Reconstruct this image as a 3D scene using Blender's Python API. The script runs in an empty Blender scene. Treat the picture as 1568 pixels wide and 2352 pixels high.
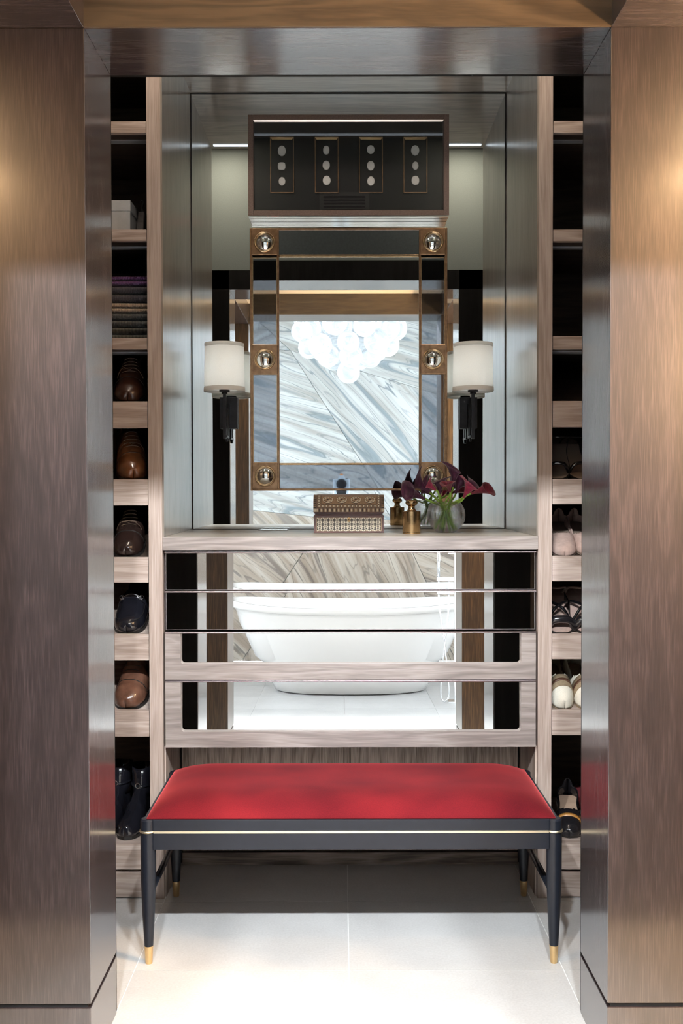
import bpy, bmesh, math, random
from mathutils import Vector, Matrix, noise
random.seed(7)
S = bpy.context.scene
COL = S.collection
PI = math.pi

# ------------------------------------------------------------------ camera
F = 2287.0                       # focal length in pixels of the 1568 x 2352 frame
EYE = Vector((0, 0, 1.325))
PITCH = math.atan(48 / F)
ROLL = math.radians(-0.1)
camd = bpy.data.cameras.new('camera')
camd.sensor_fit = 'VERTICAL'; camd.sensor_height = 36.0; camd.sensor_width = 24.0
camd.lens = 36.0 * F / 2352
camd.clip_start = 0.02
cam = bpy.data.objects.new('camera', camd); COL.objects.link(cam)
CM = Matrix.Translation(EYE) @ Matrix.Rotation(PI / 2 - PITCH, 4, 'X') @ Matrix.Rotation(ROLL, 4, 'Z')
cam.matrix_world = CM
S.camera = cam
CR = CM.to_3x3()

def at(px, py, Y):
    """photograph pixel -> point on the plane y = Y"""
    d = CR @ Vector(((px - 784) / F, -(py - 1176) / F, -1))
    t = Y / d.y
    return EYE + d * t
def fl(px, py, z=0.0):
    """photograph pixel -> point on the plane z"""
    d = CR @ Vector(((px - 784) / F, -(py - 1176) / F, -1))
    return EYE + d * ((z - EYE.z) / d.z)
def za(py, Y, px=784): return at(px, py, Y).z
def xa(px, Y, py=1128): return at(px, py, Y).x

# ------------------------------------------------------------------ world, exposure
S.view_settings.view_transform = 'Standard'
S.view_settings.look = 'None'
S.view_settings.gamma = 1.0
S.view_settings.use_curve_mapping = False
S.view_settings.exposure = 0.48
S.cycles.use_denoising = True
S.cycles.sample_clamp_indirect = 6.0
S.cycles.max_bounces = 14
S.cycles.diffuse_bounces = 6
S.cycles.glossy_bounces = 8
S.cycles.transmission_bounces = 10
S.cycles.transparent_max_bounces = 16
S.cycles.caustics_refractive = False
W = bpy.data.worlds.new('world'); S.world = W
W.use_nodes = True
bg = W.node_tree.nodes['Background']
bg.inputs[0].default_value = (0.80, 0.90, 1.0, 1)
bg.inputs[1].default_value = 10.0

# planes along the line of sight
A1, A2 = 2.248, 2.503            # near opening: outer and inner face
B1, B2 = 1.46, 1.19              # second opening, behind it the bathroom
NF, MR = 3.211, 3.827            # cabinet fronts, mirror at the back of the niche
DM = 3.232                       # mirror faces of the drawers
CX = 0.0155                      # centre of the openings
OW = 0.589                       # their half width
OH = 2.361                       # their height
BAYZ = 2.487
BX0, BX1, BY0, BZ = -2.3, 2.3, -2.1, 3.02   # bathroom

def area(name, loc, rot, sx, sy, power, color, portal=False, spread=180):
    l = bpy.data.lights.new(name, 'AREA'); l.shape = 'RECTANGLE'; l.size = sx; l.size_y = sy
    l.energy = power; l.color = color; l.spread = math.radians(spread)
    if portal: l.cycles.is_portal = True
    o = bpy.data.objects.new(name, l); COL.objects.link(o)
    o.location = loc; o.rotation_euler = rot
    return o
WIN = (-1.75, 0.75, 0.55, 2.70)   # window opening in both side walls: y0 y1 z0 z1
for s in (-1, 1):
    area('window_portal', (s * 2.36, (WIN[0] + WIN[1]) / 2, (WIN[2] + WIN[3]) / 2), (0, s * PI / 2, 0), WIN[3] - WIN[2], WIN[1] - WIN[0], 1, (1, 1, 1), portal=True)

PWIN = {-1: (1.50, 2.20, 0.95, 1.75), 1: (1.48, 2.22, 0.80, 2.05)}   # narrow windows at the ends of the passage
for s in (-1, 1):
    a, b, c, d = PWIN[s]
    area('window_portal', (s * 2.36, (a + b) / 2, (c + d) / 2), (0, s * PI / 2, 0), d - c, b - a, 1, (1, 1, 1), portal=True)
COOL = (0.92, 0.965, 1.0)
WARM = (1.0, 0.64, 0.33)

# ------------------------------------------------------------------ object helpers
def link(o, parent=None):
    COL.objects.link(o)
    if parent is not None: o.parent = parent
    return o
ROOT = {}
def top_of(o):
    while o.parent is not None: o = o.parent
    return o
def thing(name, label, cat, loc=(0, 0, 0), group=None, rot=(0, 0, 0)):
    o = bpy.data.objects.new(name, None); link(o)
    o.empty_display_size = 0.05
    o.location = loc; o.rotation_euler = rot
    o['label'] = label; o['category'] = cat
    if group: o['group'] = group
    return o
def struct(name, loc=(0, 0, 0), label=None):
    o = bpy.data.objects.new(name, None); link(o); o.location = loc
    o['kind'] = 'structure'
    if label: o['label'] = label
    return o
def fin(name, bm, m, parent=None, world=True, smooth=False, bevel=0, seg=2, sub=0, solid=0, flip=True, label=None):
    if world and parent is not None:
        bmesh.ops.translate(bm, vec=-Vector(top_of(parent).location), verts=bm.verts)
    if flip: bmesh.ops.recalc_face_normals(bm, faces=bm.faces)
    me = bpy.data.meshes.new(name); bm.to_mesh(me); bm.free()
    for mm in (m if isinstance(m, (list, tuple)) else [m]): me.materials.append(mm)
    if smooth:
        for p in me.polygons: p.use_smooth = True
    o = bpy.data.objects.new(name, me); link(o, parent)
    if solid:
        md = o.modifiers.new('s', 'SOLIDIFY'); md.thickness = solid; md.offset = 0
    if bevel:
        md = o.modifiers.new('b', 'BEVEL'); md.width = bevel; md.segments = seg; md.limit_method = 'ANGLE'
    if sub:
        md = o.modifiers.new('u', 'SUBSURF'); md.levels = sub; md.render_levels = sub
    if label: o['label'] = label
    return o
def tag(o, label, cat, group=None):
    o['label'] = label; o['category'] = cat
    if group: o['group'] = group
    return o
def B(bm, x0, x1, y0, y1, z0, z1):
    vs = [bm.verts.new(p) for p in ((x0, y0, z0), (x1, y0, z0), (x1, y1, z0), (x0, y1, z0), (x0, y0, z1), (x1, y0, z1), (x1, y1, z1), (x0, y1, z1))]
    for f in ((0, 3, 2, 1), (4, 5, 6, 7), (0, 1, 5, 4), (1, 2, 6, 5), (2, 3, 7, 6), (3, 0, 4, 7)):
        bm.faces.new([vs[i] for i in f])
    return bm
def box(*a):
    return B(bmesh.new(), *a)
def boxes(*bs):
    bm = bmesh.new()
    for b in bs: B(bm, *b)
    return bm
def tube(bm, pts, r, n=8, cap=True, prof=None):
    pts = [Vector(p) for p in pts]; rings = []
    up = None
    for i, p in enumerate(pts):
        a = pts[max(i - 1, 0)]; b = pts[min(i + 1, len(pts) - 1)]
        t = (b - a).normalized()
        if up is None:
            up = t.orthogonal().normalized()
        up = (up - t * up.dot(t)).normalized()
        s = t.cross(up)
        rr = r[i] if isinstance(r, (list, tuple)) else r
        rings.append([bm.verts.new(p + (up * math.cos(k * 2 * PI / n) + s * math.sin(k * 2 * PI / n)) * rr) for k in range(n)])
    for i in range(len(rings) - 1):
        for k in range(n):
            bm.faces.new((rings[i][k], rings[i][(k + 1) % n], rings[i + 1][(k + 1) % n], rings[i + 1][k]))
    if cap:
        bm.faces.new(rings[0]); bm.faces.new(rings[-1])
    return bm
def lathe(bm, prof, c=(0, 0, 0), n=32, axis='z', close=False):
    """prof: list of (radius, height)"""
    c = Vector(c); rings = []
    for r, h in prof:
        ring = []
        if r < 1e-6:
            p = {'z': Vector((0, 0, h)), 'y': Vector((0, h, 0))}[axis]
            ring = [bm.verts.new(c + p)]
        else:
            for k in range(n):
                a = k * 2 * PI / n
                p = Vector((r * math.cos(a), r * math.sin(a), h)) if axis == 'z' else Vector((r * math.cos(a), h, r * math.sin(a)))
                ring.append(bm.verts.new(c + p))
        rings.append(ring)
    for i in range(len(rings) - 1):
        a, b = rings[i], rings[i + 1]
        for k in range(n):
            k2 = (k + 1) % n
            if len(a) == 1 and len(b) == 1: continue
            if len(a) == 1: bm.faces.new((a[0], b[k], b[k2]))
            elif len(b) == 1: bm.faces.new((a[k], a[k2], b[0]))
            else: bm.faces.new((a[k], a[k2], b[k2], b[k]))
    if close:
        for r in (rings[0], rings[-1]):
            if len(r) > 1: bm.faces.new(r)
    return bm
def smooth_pts(pts, k=6):
    pts = [Vector(p) for p in pts]; out = []
    for i in range(len(pts) - 1):
        p0 = pts[max(i - 1, 0)]; p1 = pts[i]; p2 = pts[i + 1]; p3 = pts[min(i + 2, len(pts) - 1)]
        for j in range(k):
            t = j / k
            out.append(0.5 * ((2 * p1) + (p2 - p0) * t + (2 * p0 - 5 * p1 + 4 * p2 - p3) * t * t + (3 * p1 - p0 - 3 * p2 + p3) * t ** 3))
    out.append(pts[-1]); return out

# ------------------------------------------------------------------ materials
def newmat(name):
    m = bpy.data.materials.new(name); m.use_nodes = True
    nt = m.node_tree
    return m, nt, nt.nodes['Principled BSDF']
def node(nt, t, **kw):
    n = nt.nodes.new(t)
    for k, v in kw.items(): setattr(n, k, v)
    return n
def flat(name, c, rough=0.5, metal=0.0, noise_amt=0.06, nscale=40, bump=0.0, bscale=300, **kw):
    m, nt, p = newmat(name)
    tc = node(nt, 'ShaderNodeTexCoord'); nz = node(nt, 'ShaderNodeTexNoise')
    nz.inputs['Scale'].default_value = nscale; nz.inputs['Detail'].default_value = 4
    nt.links.new(tc.outputs['Object'], nz.inputs['Vector'])
    r = node(nt, 'ShaderNodeValToRGB')
    r.color_ramp.elements[0].position = 0.3; r.color_ramp.elements[1].position = 0.7
    r.color_ramp.elements[0].color = [v * (1 - noise_amt) for v in c] + [1]
    r.color_ramp.elements[1].color = [min(1, v * (1 + noise_amt)) for v in c] + [1]
    nt.links.new(nz.outputs['Fac'], r.inputs['Fac']); nt.links.new(r.outputs['Color'], p.inputs['Base Color'])
    p.inputs['Roughness'].default_value = rough; p.inputs['Metallic'].default_value = metal
    for k, v in kw.items():
        p.inputs[k.replace('_', ' ')].default_value = v
    if bump:
        n2 = node(nt, 'ShaderNodeTexNoise'); n2.inputs['Scale'].default_value = bscale; n2.inputs['Detail'].default_value = 3
        nt.links.new(tc.outputs['Object'], n2.inputs['Vector'])
        b = node(nt, 'ShaderNodeBump'); b.inputs['Strength'].default_value = bump; b.inputs['Distance'].default_value = 0.001
        nt.links.new(n2.outputs['Fac'], b.inputs['Height']); nt.links.new(b.outputs['Normal'], p.inputs['Normal'])
    return m
def wood(name, dark, mid, light, grain='z', rough=0.45, cross=30.0, along=1.2, cath=0.35, pore=0.5, coat=0.0, bump=0.25, spec=0.5, coatr=0.2, cior=1.5):
    m, nt, p = newmat(name)
    tc = node(nt, 'ShaderNodeTexCoord'); oi = node(nt, 'ShaderNodeObjectInfo')
    add = node(nt, 'ShaderNodeVectorMath', operation='ADD')
    mul = node(nt, 'ShaderNodeVectorMath', operation='SCALE'); mul.inputs['Scale'].default_value = 7.0
    cmb = node(nt, 'ShaderNodeCombineXYZ')
    for i in range(3): nt.links.new(oi.outputs['Random'], cmb.inputs[i])
    nt.links.new(cmb.outputs[0], mul.inputs[0])
    nt.links.new(tc.outputs['Object'], add.inputs[0]); nt.links.new(mul.outputs[0], add.inputs[1])
    def mp(sc_al, sc_cr):
        mm = node(nt, 'ShaderNodeMapping')
        v = [sc_cr] * 3; v['xyz'.index(grain)] = sc_al
        mm.inputs['Scale'].default_value = v
        nt.links.new(add.outputs[0], mm.inputs['Vector']); return mm
    m1 = mp(along, cross * 0.30)
    n1 = node(nt, 'ShaderNodeTexNoise'); n1.inputs['Scale'].default_value = 1; n1.inputs['Detail'].default_value = 5; n1.inputs['Distortion'].default_value = 0.25
    nt.links.new(m1.outputs[0], n1.inputs['Vector'])
    # growth rings: contour lines of the slow noise
    mu = node(nt, 'ShaderNodeMath', operation='MULTIPLY'); mu.inputs[1].default_value = 15.0
    nt.links.new(n1.outputs['Fac'], mu.inputs[0])
    fr = node(nt, 'ShaderNodeMath', operation='PINGPONG'); fr.inputs[1].default_value = 1.0
    nt.links.new(mu.outputs[0], fr.inputs[0])
    m2 = mp(along * 9, cross * 11)
    n2 = node(nt, 'ShaderNodeTexNoise'); n2.inputs['Scale'].default_value = 1; n2.inputs['Detail'].default_value = 3
    nt.links.new(m2.outputs[0], n2.inputs['Vector'])
    mixf = node(nt, 'ShaderNodeMath', operation='MULTIPLY'); mixf.inputs[1].default_value = cath
    nt.links.new(fr.outputs[0], mixf.inputs[0])
    m3 = node(nt, 'ShaderNodeMath', operation='MULTIPLY'); m3.inputs[1].default_value = pore
    nt.links.new(n2.outputs['Fac'], m3.inputs[0])
    sm = node(nt, 'ShaderNodeMath', operation='ADD'); nt.links.new(mixf.outputs[0], sm.inputs[0]); nt.links.new(m3.outputs[0], sm.inputs[1])
    m4 = node(nt, 'ShaderNodeMath', operation='MULTIPLY'); m4.inputs[1].default_value = max(0.0, 1 - cath - pore) + 0.15
    nt.links.new(n1.outputs['Fac'], m4.inputs[0])
    s2 = node(nt, 'ShaderNodeMath', operation='ADD'); nt.links.new(sm.outputs[0], s2.inputs[0]); nt.links.new(m4.outputs[0], s2.inputs[1])
    r = node(nt, 'ShaderNodeValToRGB'); e = r.color_ramp.elements
    e[0].position = 0.40; e[0].color = list(dark) + [1]; e[1].position = 0.76; e[1].color = list(light) + [1]
    x = e.new(0.57); x.color = list(mid) + [1]
    nt.links.new(s2.outputs[0], r.inputs['Fac']); nt.links.new(r.outputs['Color'], p.inputs['Base Color'])
    p.inputs['Roughness'].default_value = rough
    p.inputs['Specular IOR Level'].default_value = spec
    p.inputs['Coat Weight'].default_value = coat; p.inputs['Coat Roughness'].default_value = coatr; p.inputs['Coat IOR'].default_value = cior
    b = node(nt, 'ShaderNodeBump'); b.inputs['Strength'].default_value = bump; b.inputs['Distance'].default_value = 0.0006
    nt.links.new(n2.outputs['Fac'], b.inputs['Height']); nt.links.new(b.outputs['Normal'], p.inputs['Normal'])
    return m
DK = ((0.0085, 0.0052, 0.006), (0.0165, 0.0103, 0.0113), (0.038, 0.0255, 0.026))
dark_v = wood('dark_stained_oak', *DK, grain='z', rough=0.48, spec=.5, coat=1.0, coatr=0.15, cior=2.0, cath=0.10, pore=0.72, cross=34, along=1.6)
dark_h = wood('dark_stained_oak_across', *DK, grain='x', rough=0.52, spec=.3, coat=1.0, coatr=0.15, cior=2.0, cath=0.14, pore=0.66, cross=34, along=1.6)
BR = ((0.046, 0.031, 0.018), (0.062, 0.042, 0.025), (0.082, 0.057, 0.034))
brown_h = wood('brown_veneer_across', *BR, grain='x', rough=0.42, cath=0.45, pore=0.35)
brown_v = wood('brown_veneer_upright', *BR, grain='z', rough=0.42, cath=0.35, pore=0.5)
cream_c = flat('cream_ceiling_paint', (0.78, 0.68, 0.52), 0.5, 0, 0.02)
black_v = wood('shade_black_wood', (0.002, 0.002, 0.002), (0.003, 0.003, 0.003), (0.005, 0.005, 0.005), grain='z', rough=0.6, spec=0.15)  # near black holds the shade of the unlit inner face
brown_d = wood('dim_brown_veneer', (0.028, 0.019, 0.012), (0.045, 0.031, 0.019), (0.065, 0.046, 0.029), grain='x', rough=0.45, cath=0.2, pore=0.5, coat=0.6)
WN = ((0.27, 0.205, 0.172), (0.35, 0.276, 0.237), (0.44, 0.36, 0.318))
wal_v = wood('walnut_upright', *WN, grain='z', rough=0.5, cath=0.15, pore=0.7, cross=55)
wal_h = wood('walnut_across', *WN, grain='x', rough=0.5, cath=0.3, pore=0.55, cross=40)
drw_h = wood('pale_walnut_drawer', (0.185, 0.155, 0.142), (0.245, 0.207, 0.19), (0.32, 0.275, 0.255), grain='x', rough=0.5, cath=0.3, pore=0.5, cross=40)
WG = ((0.15, 0.125, 0.105), (0.22, 0.185, 0.155), (0.29, 0.25, 0.21))
pan_v = wood('satin_greybrown_veneer', *WG, grain='z', rough=0.36, cath=0.12, pore=0.6, coat=0.9, coatr=0.2, cior=1.6)
pan_h = wood('satin_greybrown_veneer_across', *WG, grain='x', rough=0.32, cath=0.2, pore=0.5, coat=1.0, coatr=0.14, cior=1.8)
ctr_h = wood('counter_veneer', (0.22, 0.19, 0.15), (0.30, 0.26, 0.21), (0.36, 0.32, 0.26), grain='x', rough=0.36, cath=0.2, pore=0.5)
knee_v = wood('ribbed_grey_oak', (0.17, 0.13, 0.105), (0.36, 0.29, 0.245), (0.56, 0.47, 0.41), grain='z', rough=0.55, cath=0.2, pore=0.75, cross=40)
knee_h = wood('grey_oak_plinth', (0.10, 0.075, 0.06), (0.22, 0.17, 0.14), (0.34, 0.27, 0.235), grain='x', rough=0.55)
bcoarse = wood('coarse_brown_oak', (0.009, 0.006, 0.004), (0.024, 0.016, 0.010), (0.085, 0.058, 0.034), grain='z', rough=0.45, cath=0.05, pore=0.9, cross=40, coat=0.6, coatr=0.3)
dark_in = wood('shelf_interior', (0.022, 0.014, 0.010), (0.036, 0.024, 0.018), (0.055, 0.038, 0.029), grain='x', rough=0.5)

mirror_m = flat('mirror_silver', (0.90, 0.93, 0.92), 0.004, 1.0, 0.0)
mirror_d = flat('drawer_mirror', (0.86, 0.845, 0.82), 0.004, 1.0, 0.0)
mirror_a = flat('antique_mirror', (0.31, 0.335, 0.37), 0.02, 1.0, 0.08, 120)
bronze = flat('antique_bronze', (0.33, 0.20, 0.115), 0.30, 1.0, 0.25, 60)
bronze_l = flat('light_bronze', (0.55, 0.38, 0.22), 0.26, 1.0, 0.2, 60)
brass = flat('aged_brass', (0.42, 0.28, 0.145), 0.24, 1.0, 0.35, 28, bump=0.2, bscale=150)
gold = flat('satin_brass', (0.78, 0.55, 0.28), 0.34, 1.0, 0.06)
chrome = flat('chrome', (0.85, 0.86, 0.88), 0.06, 1.0, 0.0)
alu = flat('aluminium_strip', (0.62, 0.63, 0.68), 0.35, 0.6, 0.03)
rail_m = flat('bronze_grey_rail', (0.36, 0.30, 0.305), 0.32, 1.0, 0.08)
blackgap = flat('black_gap', (0.008, 0.007, 0.007), 0.7)
inlay_m = flat('pale_brass', (0.86, 0.77, 0.58), 0.4, 1.0, 0.03)
lacq = flat('black_lacquer', (0.009, 0.011, 0.017), 0.34, 0.0, 0.1, Specular_IOR_Level=0.35)
darkmet = flat('dark_bronze_metal', (0.022, 0.021, 0.023), 0.38, 0.6, 0.2)
linen = flat('linen_shade', (0.88, 0.86, 0.82), 0.9, 0.0, 0.04, 500, bump=0.3, bscale=900)
def _translucent(m, c, f):
    nt = m.node_tree; p = nt.nodes['Principled BSDF']; t = node(nt, 'ShaderNodeBsdfTranslucent'); t.inputs[0].default_value = list(c) + [1]
    x = node(nt, 'ShaderNodeMixShader'); x.inputs[0].default_value = f
    nt.links.new(p.outputs[0], x.inputs[1]); nt.links.new(t.outputs[0], x.inputs[2]); nt.links.new(x.outputs[0], nt.nodes['Material Output'].inputs['Surface'])
_translucent(linen, (.86, .86, .84), .3)
paint_w = flat('white_paint', (0.82, 0.82, 0.81), 0.5, 0.0, 0.02)
wallp = flat('sage_wallcovering', (0.15, 0.18, 0.172), 0.8, 0.0, 0.06, 220, bump=0.2, bscale=600)
ceil_m = flat('ceiling_plaster', (0.78, 0.78, 0.76), 0.8, 0.0, 0.02)
tub_m = flat('white_acrylic', (0.64, 0.625, 0.605), 0.12, 0.0, 0.0, Coat_Weight=0.5)
sticker = flat('grey_vent', (0.36, 0.38, 0.37), 0.5)
def tile_mat():
    m, nt, p = newmat('pale_porcelain_tile')
    tc = node(nt, 'ShaderNodeTexCoord'); oi = node(nt, 'ShaderNodeObjectInfo')
    n1 = node(nt, 'ShaderNodeTexNoise'); n1.inputs['Scale'].default_value = 3; n1.inputs['Detail'].default_value = 8; n1.inputs['Roughness'].default_value = 0.7
    n2 = node(nt, 'ShaderNodeTexNoise'); n2.inputs['Scale'].default_value = 160; n2.inputs['Detail'].default_value = 2
    ad = node(nt, 'ShaderNodeVectorMath', operation='ADD'); cmb = node(nt, 'ShaderNodeCombineXYZ')
    mu = node(nt, 'ShaderNodeMath', operation='MULTIPLY'); mu.inputs[1].default_value = 37
    nt.links.new(oi.outputs['Random'], mu.inputs[0])
    for i in range(2): nt.links.new(mu.outputs[0], cmb.inputs[i])
    nt.links.new(tc.outputs['Object'], ad.inputs[0]); nt.links.new(cmb.outputs[0], ad.inputs[1])
    nt.links.new(ad.outputs[0], n1.inputs['Vector']); nt.links.new(ad.outputs[0], n2.inputs['Vector'])
    mx = node(nt, 'ShaderNodeMath', operation='ADD'); nt.links.new(n1.outputs['Fac'], mx.inputs[0])
    ms = node(nt, 'ShaderNodeMath', operation='MULTIPLY'); ms.inputs[1].default_value = 0.6
    nt.links.new(n2.outputs['Fac'], ms.inputs[0]); nt.links.new(ms.outputs[0], mx.inputs[1])
    r = node(nt, 'ShaderNodeValToRGB'); e = r.color_ramp.elements
    e[0].position = 0.55; e[0].color = (0.40, 0.398, 0.392, 1); e[1].position = 1.05; e[1].color = (0.50, 0.50, 0.495, 1)
    nt.links.new(mx.outputs[0], r.inputs['Fac']); nt.links.new(r.outputs['Color'], p.inputs['Base Color'])
    p.inputs['Roughness'].default_value = 0.38
    return m
tile_m = tile_mat()
grout_m = flat('white_grout', (0.80, 0.80, 0.79), 0.8)
def stone_mat(name, ang, warm, seed):
    """layered quartzite: wavy veins running at ang (radians, in the x-z plane)"""
    m, nt, p = newmat(name)
    tc = node(nt, 'ShaderNodeTexCoord')
    mp = node(nt, 'ShaderNodeMapping'); mp.inputs['Rotation'].default_value = (0, ang, 0)
    mp.inputs['Location'].default_value = (seed * 1.7, 0, seed * 0.9)
    nt.links.new(tc.outputs['Object'], mp.inputs['Vector'])
    mp2 = node(nt, 'ShaderNodeMapping'); mp2.inputs['Scale'].default_value = (0.38, 1, 3.2)
    nt.links.new(mp.outputs[0], mp2.inputs['Vector'])
    n1 = node(nt, 'ShaderNodeTexNoise'); n1.inputs['Scale'].default_value = 1.0; n1.inputs['Detail'].default_value = 3.5
    n1.inputs['Distortion'].default_value = 0.15; n1.inputs['Roughness'].default_value = 0.45
    nt.links.new(mp2.outputs[0], n1.inputs['Vector'])
    def contour(freq, lo, hi):
        a = node(nt, 'ShaderNodeMath', operation='MULTIPLY'); a.inputs[1].default_value = freq
        nt.links.new(n1.outputs['Fac'], a.inputs[0])
        b = node(nt, 'ShaderNodeMath', operation='PINGPONG'); b.inputs[1].default_value = 1
        nt.links.new(a.outputs[0], b.inputs[0])
        c = node(nt, 'ShaderNodeMapRange'); c.inputs['From Min'].default_value = lo; c.inputs['From Max'].default_value = hi
        c.interpolation_type = 'SMOOTHSTEP'
        nt.links.new(b.outputs[0], c.inputs['Value']); return c.outputs[0]
    thin = contour(23, 0.86, 1.0); wide = contour(8, 0.74, 1.0)
    mp3 = node(nt, 'ShaderNodeMapping'); mp3.inputs['Scale'].default_value = (1.1, 1, 16)
    nt.links.new(mp.outputs[0], mp3.inputs['Vector'])
    n3 = node(nt, 'ShaderNodeTexNoise'); n3.inputs['Scale'].default_value = 1; n3.inputs['Detail'].default_value = 5
    nt.links.new(mp3.outputs[0], n3.inputs['Vector'])
    if warm: base0, base1, vt, vw = (0.29, 0.235, 0.185), (0.46, 0.41, 0.35), (0.055, 0.048, 0.048), (0.13, 0.105, 0.09)
    else: base0, base1, vt, vw = (0.32, 0.31, 0.285), (0.49, 0.495, 0.485), (0.055, 0.09, 0.115), (0.14, 0.185, 0.215)  # upper slabs: cool tint of the light painted into base and veins
    r = node(nt, 'ShaderNodeValToRGB'); e = r.color_ramp.elements
    e[0].position = 0.36; e[0].color = list(base0) + [1]; e[1].position = 0.62; e[1].color = list(base1) + [1]
    nt.links.new(n3.outputs['Fac'], r.inputs['Fac'])
    x1 = node(nt, 'ShaderNodeMix', data_type='RGBA'); x1.inputs['B'].default_value = list(vw) + [1]
    k1 = node(nt, 'ShaderNodeMath', operation='MULTIPLY'); k1.inputs[1].default_value = 0.75; nt.links.new(wide, k1.inputs[0])
    nt.links.new(k1.outputs[0], x1.inputs['Factor']); nt.links.new(r.outputs['Color'], x1.inputs['A'])
    x15 = node(nt, 'ShaderNodeMix', data_type='RGBA'); x15.inputs['B'].default_value = list(vt) + [1]
    k3 = node(nt, 'ShaderNodeMath', operation='MULTIPLY'); k3.inputs[1].default_value = .35; nt.links.new(contour(52, .8, 1.0), k3.inputs[0])
    nt.links.new(k3.outputs[0], x15.inputs['Factor']); nt.links.new(x1.outputs['Result'], x15.inputs['A']); x1 = x15
    x2 = node(nt, 'ShaderNodeMix', data_type='RGBA'); x2.inputs['B'].default_value = list(vt) + [1]
    k2 = node(nt, 'ShaderNodeMath', operation='MULTIPLY'); nt.links.new(n3.outputs['Fac'], k2.inputs[1]); nt.links.new(thin, k2.inputs[0])
    nt.links.new(k2.outputs[0], x2.inputs['Factor']); nt.links.new(x1.outputs['Result'], x2.inputs['A'])
    nt.links.new(x2.outputs['Result'], p.inputs['Base Color'])
    p.inputs['Roughness'].default_value = 0.22
    return m
def glass_mat(name, ior=1.45, color=(1, 1, 1), rough=0.0):
    m, nt, p = newmat(name)
    p.inputs['Base Color'].default_value = list(color) + [1]; p.inputs['Transmission Weight'].default_value = 1
    p.inputs['IOR'].default_value = ior; p.inputs['Roughness'].default_value = rough
    # let light through to what stands behind
    lp = node(nt, 'ShaderNodeBsdfTransparent')
    mx = node(nt, 'ShaderNodeMixShader'); mx.inputs[0].default_value = 0.5
    nt.links.new(p.outputs[0], mx.inputs[1]); nt.links.new(lp.outputs[0], mx.inputs[2])
    nt.links.new(mx.outputs[0], nt.nodes['Material Output'].inputs['Surface'])
    return m
vase_g = glass_mat('clear_glass'); water_g = glass_mat('water', 1.33, (0.97, 0.99, 0.98))
def thin_glass(name, t=0.92, tint=(1, 1, 1), white=0.0):
    m, nt, p = newmat(name)
    tr = node(nt, 'ShaderNodeBsdfTransparent'); tr.inputs[0].default_value = list(tint) + [1]
    p.inputs['Base Color'].default_value = (0.95, 0.96, 0.97, 1); p.inputs['Roughness'].default_value = 0.04
    p.inputs['Specular IOR Level'].default_value = 0.6
    fz = node(nt, 'ShaderNodeFresnel'); fz.inputs['IOR'].default_value = 1.45
    mr = node(nt, 'ShaderNodeMapRange'); mr.inputs['From Min'].default_value = 0; mr.inputs['From Max'].default_value = 0.8
    mr.inputs['To Min'].default_value = 1 - t; mr.inputs['To Max'].default_value = 1
    nt.links.new(fz.outputs[0], mr.inputs['Value'])
    mx = node(nt, 'ShaderNodeMixShader')
    nt.links.new(mr.outputs[0], mx.inputs[0]); nt.links.new(tr.outputs[0], mx.inputs[1])
    if not white:
        gl = node(nt, 'ShaderNodeBsdfGlossy'); gl.inputs['Roughness'].default_value = 0.01
        nt.links.new(gl.outputs[0], mx.inputs[2])
    else: nt.links.new(p.outputs[0], mx.inputs[2])
    nt.links.new(mx.outputs[0], nt.nodes['Material Output'].inputs['Surface'])
    return m
pane_g = thin_glass('window_glass', 0.95)
pict_g = thin_glass('picture_glass', 0.995)
globe_g = thin_glass('milky_globe_glass', 0.78, (0.98, 0.99, 1), 1.0)
def emit(name, c, s):
    m, nt, p = newmat(name)
    p.inputs['Emission Color'].default_value = list(c) + [1]; p.inputs['Emission Strength'].default_value = s
    p.inputs['Base Color'].default_value = (0.8, 0.8, 0.8, 1)
    return m
lens_cool = emit('downlight_lens_cool', COOL, 8); lens_warm = emit('downlight_lens_warm', WARM, 6)
led = emit('led_strip', (0.8, 0.9, 1.0), 1.0); red_led = emit('red_indicator', (1, 0.05, 0.05), 6); bulb_m = emit('warm_bulb', (1, 0.97, 0.94), 3)

# ------------------------------------------------------------------ setting: floor
X1, Y1 = 0.594, 0.463
fx = fl(801, 2229).x; fy = fl(801, 2229).y
floor = struct('floor')
b = box(BX0, BX1, BY0, MR + 0.1, -0.06, -0.0025)
fin('grout_bed', b, grout_m, floor)
tm = None
i0 = math.floor((BX0 - fx) / X1); j0 = math.floor((BY0 - fy) / Y1)
g = 0.0014
for i in range(i0, 5):
    for j in range(j0, 4):
        x0, x1 = max(fx + i * X1 + g, BX0), min(fx + (i + 1) * X1 - g, BX1)
        y0, y1 = max(fy + j * Y1 + g, BY0), min(fy + (j + 1) * Y1 - g, MR)
        if x1 - x0 < 0.02 or y1 - y0 < 0.02: continue
        full = abs(x1 - x0 - X1 + 2 * g) < 1e-5 and abs(y1 - y0 - Y1 + 2 * g) < 1e-5
        if full and tm is not None:
            o = bpy.data.objects.new('floor_tile', tm); link(o, floor)
            o.location = ((x0 + x1) / 2, (y0 + y1) / 2, 0)
        else:
            w, h = (x1 - x0) / 2, (y1 - y0) / 2
            o = fin('floor_tile', box(-w, w, -h, h, -0.010, 0), tile_m, floor, world=False)
            o.location = ((x0 + x1) / 2, (y0 + y1) / 2, 0)
            if full: tm = o.data

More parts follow.
